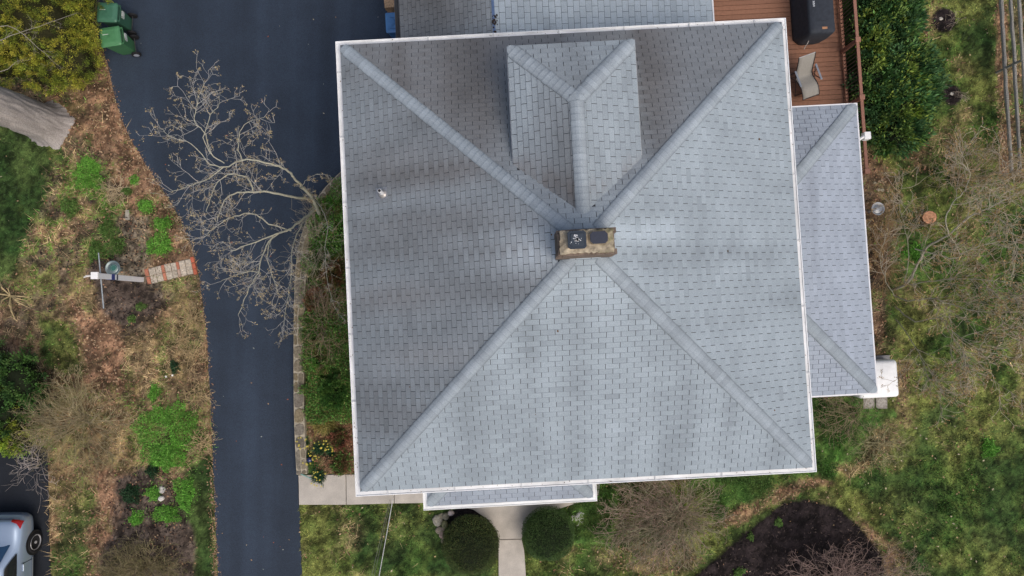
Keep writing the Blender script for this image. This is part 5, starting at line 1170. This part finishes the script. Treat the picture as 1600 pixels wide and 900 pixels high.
# sling lounge chair
def chair(origin, rz, lab, sc_, fr):
    e = empty('lounge_chair', origin, rz, lab, 'chair', 'sling lounge chairs on the deck')
    prof = [(-.56,.30),(-.46,.38),(-.25,.44),(.0,.36),(.12,.36),(.28,.56),(.44,.82),(.54,.95)]; hw = .25; n = len(prof)
    def cr(t):
        k_ = min(n-2, int(t)); f = t-k_; p0 = prof[max(k_-1,0)]; p1 = prof[k_]; p2 = prof[k_+1]; p3 = prof[min(k_+2,n-1)]
        return tuple(.5*(2*p1[q]+(-p0[q]+p2[q])*f+(2*p0[q]-5*p1[q]+4*p2[q]-p3[q])*f*f+(-p0[q]+3*p1[q]-3*p2[q]+p3[q])*f**3) for q in (0,1))
    C_ = [cr(t) for t in np.linspace(0, n-1, 29)]
    rg = [[(-hw,y,z),(-hw*.5,y,z-.014),(0,y,z-.02),(hw*.5,y,z-.014),(hw,y,z),(hw,y,z-.012),(0,y,z-.034),(-hw,y,z-.012)] for y, z in C_]
    MB().loft(rg, sc_).build('sling', M['sling'], e, smooth=True)
    for s in (-1,1):
        MB().tube([(s*(hw+.012),y,z) for y, z in C_], .014, 7, fr).build('side_tube', M['metal'], e, smooth=True)
        MB().box(s*(hw+.075)-.03, s*(hw+.075)+.03, -.22,.28,.60,.625,(.22,.25,.30)).build('armrest', M['plastic'], e, bevel=.01)
        MB().tube([(s*(hw+.05),.34,.02),(s*(hw+.05),.05,.36),(s*(hw+.06),-.18,.60)], .012, 6, fr).build('leg', M['metal'], e)
        MB().tube([(s*(hw+.05),-.32,.02),(s*(hw+.05),.0,.34),(s*(hw+.06),.24,.60)], .012, 6, fr).build('leg', M['metal'], e)
        MB().tube([(s*(hw+.02),.1,.38),(s*(hw+.07),.12,.6)], .01, 5, fr).build('arm_support', M['metal'], e)
    for y in (.34,-.32): MB().tube([(-hw-.05,y,.02),(hw+.05,y,.02)], .012, 6, fr).build('cross_tube', M['metal'], e)
    MB().tube([(-hw,C_[0][0],C_[0][1]),(hw,C_[0][0],C_[0][1])], .014, 6, fr).build('end_tube', M['metal'], e); MB().tube([(-hw,C_[-1][0],C_[-1][1]),(hw,C_[-1][0],C_[-1][1])], .014, 6, (.6,.6,.6)).build('end_tube', M['metal'], e)
    return e
chair(Vector((*at(1259,123,1.4).xy, 1.003)), radians(20), 'beige sling lounge chair beside the roof edge on the deck', (.31,.30,.275), (.05,.04,.045))
chair(Vector((*at(1103,-22,1.5).xy, 1.003)), radians(-42), 'dark framed chair half hidden by the rear wing roof', (.10,.12,.14), (.03,.03,.03))

# ------------------------------------------------------------------ bins, boxes
def bin_(p, rz, lab, c, seed):
    o = at(p[0], p[1], 1.02); e = empty('wheeled_bin', (o.x, o.y, .02), rz, lab, 'bin', 'green wheeled bins beside the conifer')
    rg = []
    for (wx0, wx1, hy, z) in ((-.20,.26,.20,.06),(-.23,.28,.225,.3),(-.27,.30,.26,.86),(-.285,.31,.275,.90),(-.285,.31,.275,.95)):
        rg.append([((wx0+wx1)/2+x, y, z) for x, y in rrect((wx1-wx0)/2, hy, .06, 4)])
    MB().loft(rg, tuple(x*.72 for x in c)).build('body', M['plastic'], e, smooth=False, bevel=.006)
    rg = [[(.0+x, y, z) for x, y in rrect(w_, h_, .05, 4)] for w_, h_, z in ((.31,.30,.952),(.315,.305,.985),(.28,.27,1.02),(.20,.2,1.045),(.01,.01,1.05))]
    MB().loft(rg, c).build('lid', M['plastic'], e, bevel=.004)
    for y in (-.17, .17): MB().box(-.22,.20,y-.012,y+.012,1.02,1.05,tuple(x*1.1 for x in c)).build('lid_rib', M['plastic'], e, bevel=.005)
    MB().tube([(.36,-.24,.93),(.37,0,.93),(.36,.24,.93)], .016, 8, tuple(x*.6 for x in c)).build('handle', M['plastic'], e)
    for y in (-.24,.24): MB().box(.28,.37,y-.02,y+.02,.90,.955,tuple(x*.7 for x in c)).build('handle_bracket', M['plastic'], e)
    for s in (-1,1):
        wh = MB().tube([(.30,s*.255,.14),(.30,s*.31,.14)], .14, 18, (.02,.02,.022)).build('wheel', M['rubber'], e)
        MB().tube([(.30,s*.311,.14),(.30,s*.318,.14)], .085, 14, (.35,.38,.45) if seed else (.03,.03,.03)).build('hub', M['plastic'], wh)
    MB().tube([(.30,-.25,.14),(.30,.25,.14)], .012, 6, (.1,.1,.1)).build('axle', M['metal'], e)
    MB().box(-.2,-.02,.05,.066,1.028+.017,1.0535,(.6,.65,.62)).build('lid_lettering', M['white'], e)
    MB().box(.33,.36,-.02,.14,.70,.80,(.55,.6,.58)).build('side_label', M['white'], e)
    MB().box(.283,.3135,-.04,.14,.60,.72,(.5,.56,.54)).build('side_label', M['white'], e)
bin_((172,57), radians(9), 'lower green wheeled bin with brighter lid and pale wheel hub', (.075,.23,.10), 1)
bin_((167,19), radians(-2), 'upper green wheeled bin cut by the top edge of the picture', (.055,.165,.105), 0)
o = at(613,34,.75); e = empty('recycling_bin', (o.x+.12, o.y, .02), HA, 'blue plastic recycling bin against the rear wing wall', 'bin')
rg = [[(x, y, z) for x, y in rrect(w_, h_, .05, 4)] for w_, h_, z in ((.26,.24,0),(.31,.29,.6),(.33,.31,.62),(.33,.31,.66))]
MB().loft(rg, (.06,.17,.38)).build('body', M['plastic'], e, bevel=.005)
rg = [[(x, y, z) for x, y in rrect(w_, h_, .04, 4)] for w_, h_, z in ((.335,.315,.662),(.335,.315,.69),(.28,.26,.705),(.01,.01,.707))]
MB().loft(rg, (.09,.24,.50)).build('lid', M['plastic'], e)
MB().box(-.2,.2,-.20,-.185,.70,.715,(.05,.15,.33)).box(-.2,.2,.14,.155,.70,.715,(.05,.15,.33)).build('lid_rib', M['plastic'], e)
o = at(609,2,.5); e = empty('cardboard_box', (o.x+.1, o.y+.15, .02), HA+.05, 'brown cardboard box above the blue bin', 'box')
MB().box(-.28,.28,-.3,.3,0,.42,(.42,.27,.16)).build('carton', M['stone'], e, bevel=.004); MB().box(-.29,.0,-.31,.31,.424,.43,(.50,.33,.2)).build('flap', M['stone'], e); MB().box(-.30,-.285,-.3,.3,.2,.425,(.45,.3,.18)).build('flap', M['stone'], e)

# ------------------------------------------------------------------ overhead cables
cbl = empty('service_cable', loc(0,0,0)*0+HM @ Vector((-4.6,-5.35,5.5)), 0, 'thin pale overhead cable leaving the front gutter, with two darker strands', 'cable')
for k2, (pa_, pb_, r_, c_) in enumerate((((614,779,5.6),(590,905,6.4),.011,(.55,.55,.52)),((611,780,5.5),(582,905,5.9),.004,(.12,.12,.12)),((609,780,5.45),(578,905,5.7),.004,(.14,.14,.14)))):
    A_, B_ = at(*pa_), at(*pb_); B_ = A_+(B_-A_)*6; P_ = [A_.lerp(B_, t)-Vector((0,0,1.2*t*(1-t)))-Vector(cbl.location) for t in np.linspace(0, 1, 24)]
    MB().tube(P_, r_, 5, c_).build('strand', M['dark'], cbl)

# ------------------------------------------------------------------ parked car (rear end in view)
car = empty('parked_car', (-15.62, -6.15, .02), radians(.6), 'silver blue car with red tail lamp parked at the bottom left corner', 'car')
BL = (.36,.46,.60)
SEC = [ # y, half profile from sill to centre
 (0.0,  [(.60,.36),(.66,.42),(.68,.52),(.67,.60),(.60,.64),(.45,.655),(.25,.66),(.1,.665),(0,.665)]),
 (-.06, [(.72,.30),(.79,.38),(.81,.52),(.80,.62),(.72,.665),(.5,.68),(.3,.69),(.1,.69),(0,.69)]),
 (-.13, [(.78,.25),(.86,.36),(.87,.54),(.86,.66),(.77,.76),(.66,.87),(.4,.90),(.15,.905),(0,.905)]),
 (-.22, [(.80,.22),(.88,.36),(.895,.56),(.885,.72),(.79,.87),(.68,.94),(.42,.965),(.15,.97),(0,.97)]),
 (-.50, [(.82,.2),(.89,.36),(.905,.58),(.895,.78),(.79,.91),(.68,.965),(.42,.99),(.15,1.0),(0,1.0)]),
 (-.78, [(.82,.2),(.89,.36),(.905,.60),(.895,.80),(.80,.94),(.70,.99),(.44,1.02),(.15,1.03),(0,1.03)]),
 (-1.05,[(.82,.2),(.89,.36),(.905,.60),(.895,.82),(.81,.96),(.68,1.12),(.50,1.19),(.2,1.21),(0,1.215)]),
 (-1.38,[(.82,.2),(.89,.36),(.905,.60),(.895,.83),(.82,.97),(.64,1.30),(.52,1.385),(.2,1.41),(0,1.415)]),
 (-1.9, [(.82,.2),(.89,.36),(.905,.60),(.895,.83),(.83,.97),(.64,1.36),(.52,1.43),(.2,1.455),(0,1.46)]),
 (-2.6, [(.82,.2),(.89,.36),(.905,.60),(.895,.83),(.83,.96),(.64,1.34),(.52,1.41),(.2,1.435),(0,1.44)]),
 (-3.3, [(.82,.2),(.89,.36),(.905,.60),(.89,.82),(.82,.94),(.72,1.05),(.55,1.10),(.2,1.12),(0,1.12)]),
 (-3.7, [(.82,.2),(.89,.36),(.90,.60),(.88,.80),(.80,.90),(.68,.96),(.45,.99),(.2,1.0),(0,1.0)]),
 (-4.3, [(.78,.22),(.86,.36),(.87,.56),(.84,.70),(.76,.80),(.62,.85),(.45,.87),(.2,.88),(0,.88)]),
 (-4.6, [(.6,.3),(.7,.4),(.72,.5),(.7,.58),(.62,.64),(.5,.68),(.35,.69),(.15,.70),(0,.70)])]
rg = [[(-x, y, z) for x, z in pr]+[(x, y, z) for x, z in pr[-2::-1]]+[(.5,y,.2 if k2 not in (0,13) else .34),(-.5,y,.2 if k2 not in (0,13) else .34)] for k2, (y, pr) in enumerate(SEC)]
body = MB().loft(rg, BL).build('body', M['paint'], car, smooth=True)
ss = body.modifiers.new('subdivision', 'SUBSURF'); ss.levels = 2; ss.render_levels = 2
def carpatch(name, pts, c, m, off=.012, thick=None):
    P_ = [Vector(p)+Vector((0,0,off)) for p in pts]; return P_
def glass_strip(name, rows, m, c):
    mb = MB(); k_ = len(rows[0]); vs = [p for r in rows for p in r]; mb.add(vs, [(i*k_+j, i*k_+j+1, (i+1)*k_+j+1, (i+1)*k_+j) for i in range(len(rows)-1) for j in range(k_-1)], c); return mb.build(name, m, car, smooth=True)
def rw(y, hw, zc, ze_): return [(hw*q, y-.0*abs(q), zc-(zc-ze_)*q*q) for q in np.linspace(-1, 1, 11)]
glass_strip('rear_window', [rw(-.80,.66,1.058,1.02),rw(-1.06,.60,1.238,1.185),rw(-1.32,.55,1.40,1.35)], M['glass'], (.02,.06,.13))
for s in (-1,1):
    glass_strip('side_window', [[(s*.842,y,.985) for y in (-1.05,-1.5,-2.0,-2.7,-3.2)],[(s*.77,y,z) for y, z in ((-1.22,1.13),(-1.55,1.15),(-2.0,1.17),(-2.7,1.15),(-3.05,1.08))],[(s*.69,y,z) for y, z in ((-1.42,1.28),(-1.6,1.30),(-2.0,1.325),(-2.6,1.31),(-2.8,1.22))]], M['glass'], (.012,.015,.018))
    glass_strip('tail_lamp', [[(s*.56,-.105,.80),(s*.74,-.12,.80),(s*.875,-.17,.74)],[(s*.58,-.115,.87),(s*.75,-.15,.87),(s*.87,-.25,.82)],[(s*.60,-.15,.915),(s*.76,-.21,.905),(s*.845,-.38,.87)]], M['red'], (.45,.012,.012))
    for y in (-.95,-3.72):
        arch = MB().tube([(s*.80,y,.33),(s*.915,y,.33)], .375, 28, (.012,.013,.015)).build('wheel_arch', M['dark'], car)
        w2 = empty('wheel', (s*.0, y, .315), parent=car)
        rgw = [[(s*x, r*cos(a), r*sin(a)) for a in np.linspace(0, 2*pi, 33)[:-1]] for x, r in ((.74,.22),(.74,.30),(.77,.318),(.90,.318),(.935,.30),(.938,.235),(.92,.228))]
        MB().loft(rgw, (.018,.018,.02)).build('tyre', M['rubber'], w2, smooth=True)
        rgr = [[(s*x, r*cos(a), r*sin(a)) for a in np.linspace(0, 2*pi, 33)[:-1]] for x, r in ((.928,.236),(.944,.228),(.932,.208),(.885,.20))]
        mbw = MB().loft(rgr, (.5,.5,.52), cap=False)
        for q in range(10):
            a = 2*pi*q/10; R_ = Matrix.Rotation(a, 4, 'X'); mbw.box(s*.905-.012, s*.905+.014, -.014, .014, .03, .215, (.55,.55,.57), R_)
        mbw.tube([(s*.90,0,0),(s*.945,0,0)], .042, 12, (.75,.75,.78)); mbw.build('rim', M['metal'], w2)
    for y in (-1.55,-2.55): MB().box(s*.90-.008, s*.90+.022, y-.1, y+.1, .78, .81, (.5,.58,.68)).build('door_handle', M['paint'], car, bevel=.006)
    MB().box(s*.915-.004, s*.915+.006, -3.3, -1.36, .40, .43, (.3,.33,.36)).build('side_moulding', M['metal'], car)
    for y in (-1.42,-2.3,-3.2): MB().box(s*.9005-.004, s*.9005+.0105, y-.006, y+.006, .34, .86, (.05,.06,.07)).build('door_gap', M['dark'], car)
    MB().tube([(s*.86,-2.95,.98),(s*1.0,-2.98,1.0),(s*1.06,-2.98,1.0)], [.03,.08,.05], 8, BL).build('mirror', M['paint'], car, smooth=True)
MB().box(-.6,.6,-.105,-.095,.79,.85,(.08,.10,.13)).build('boot_trim', M['dark'], car, bevel=.004)
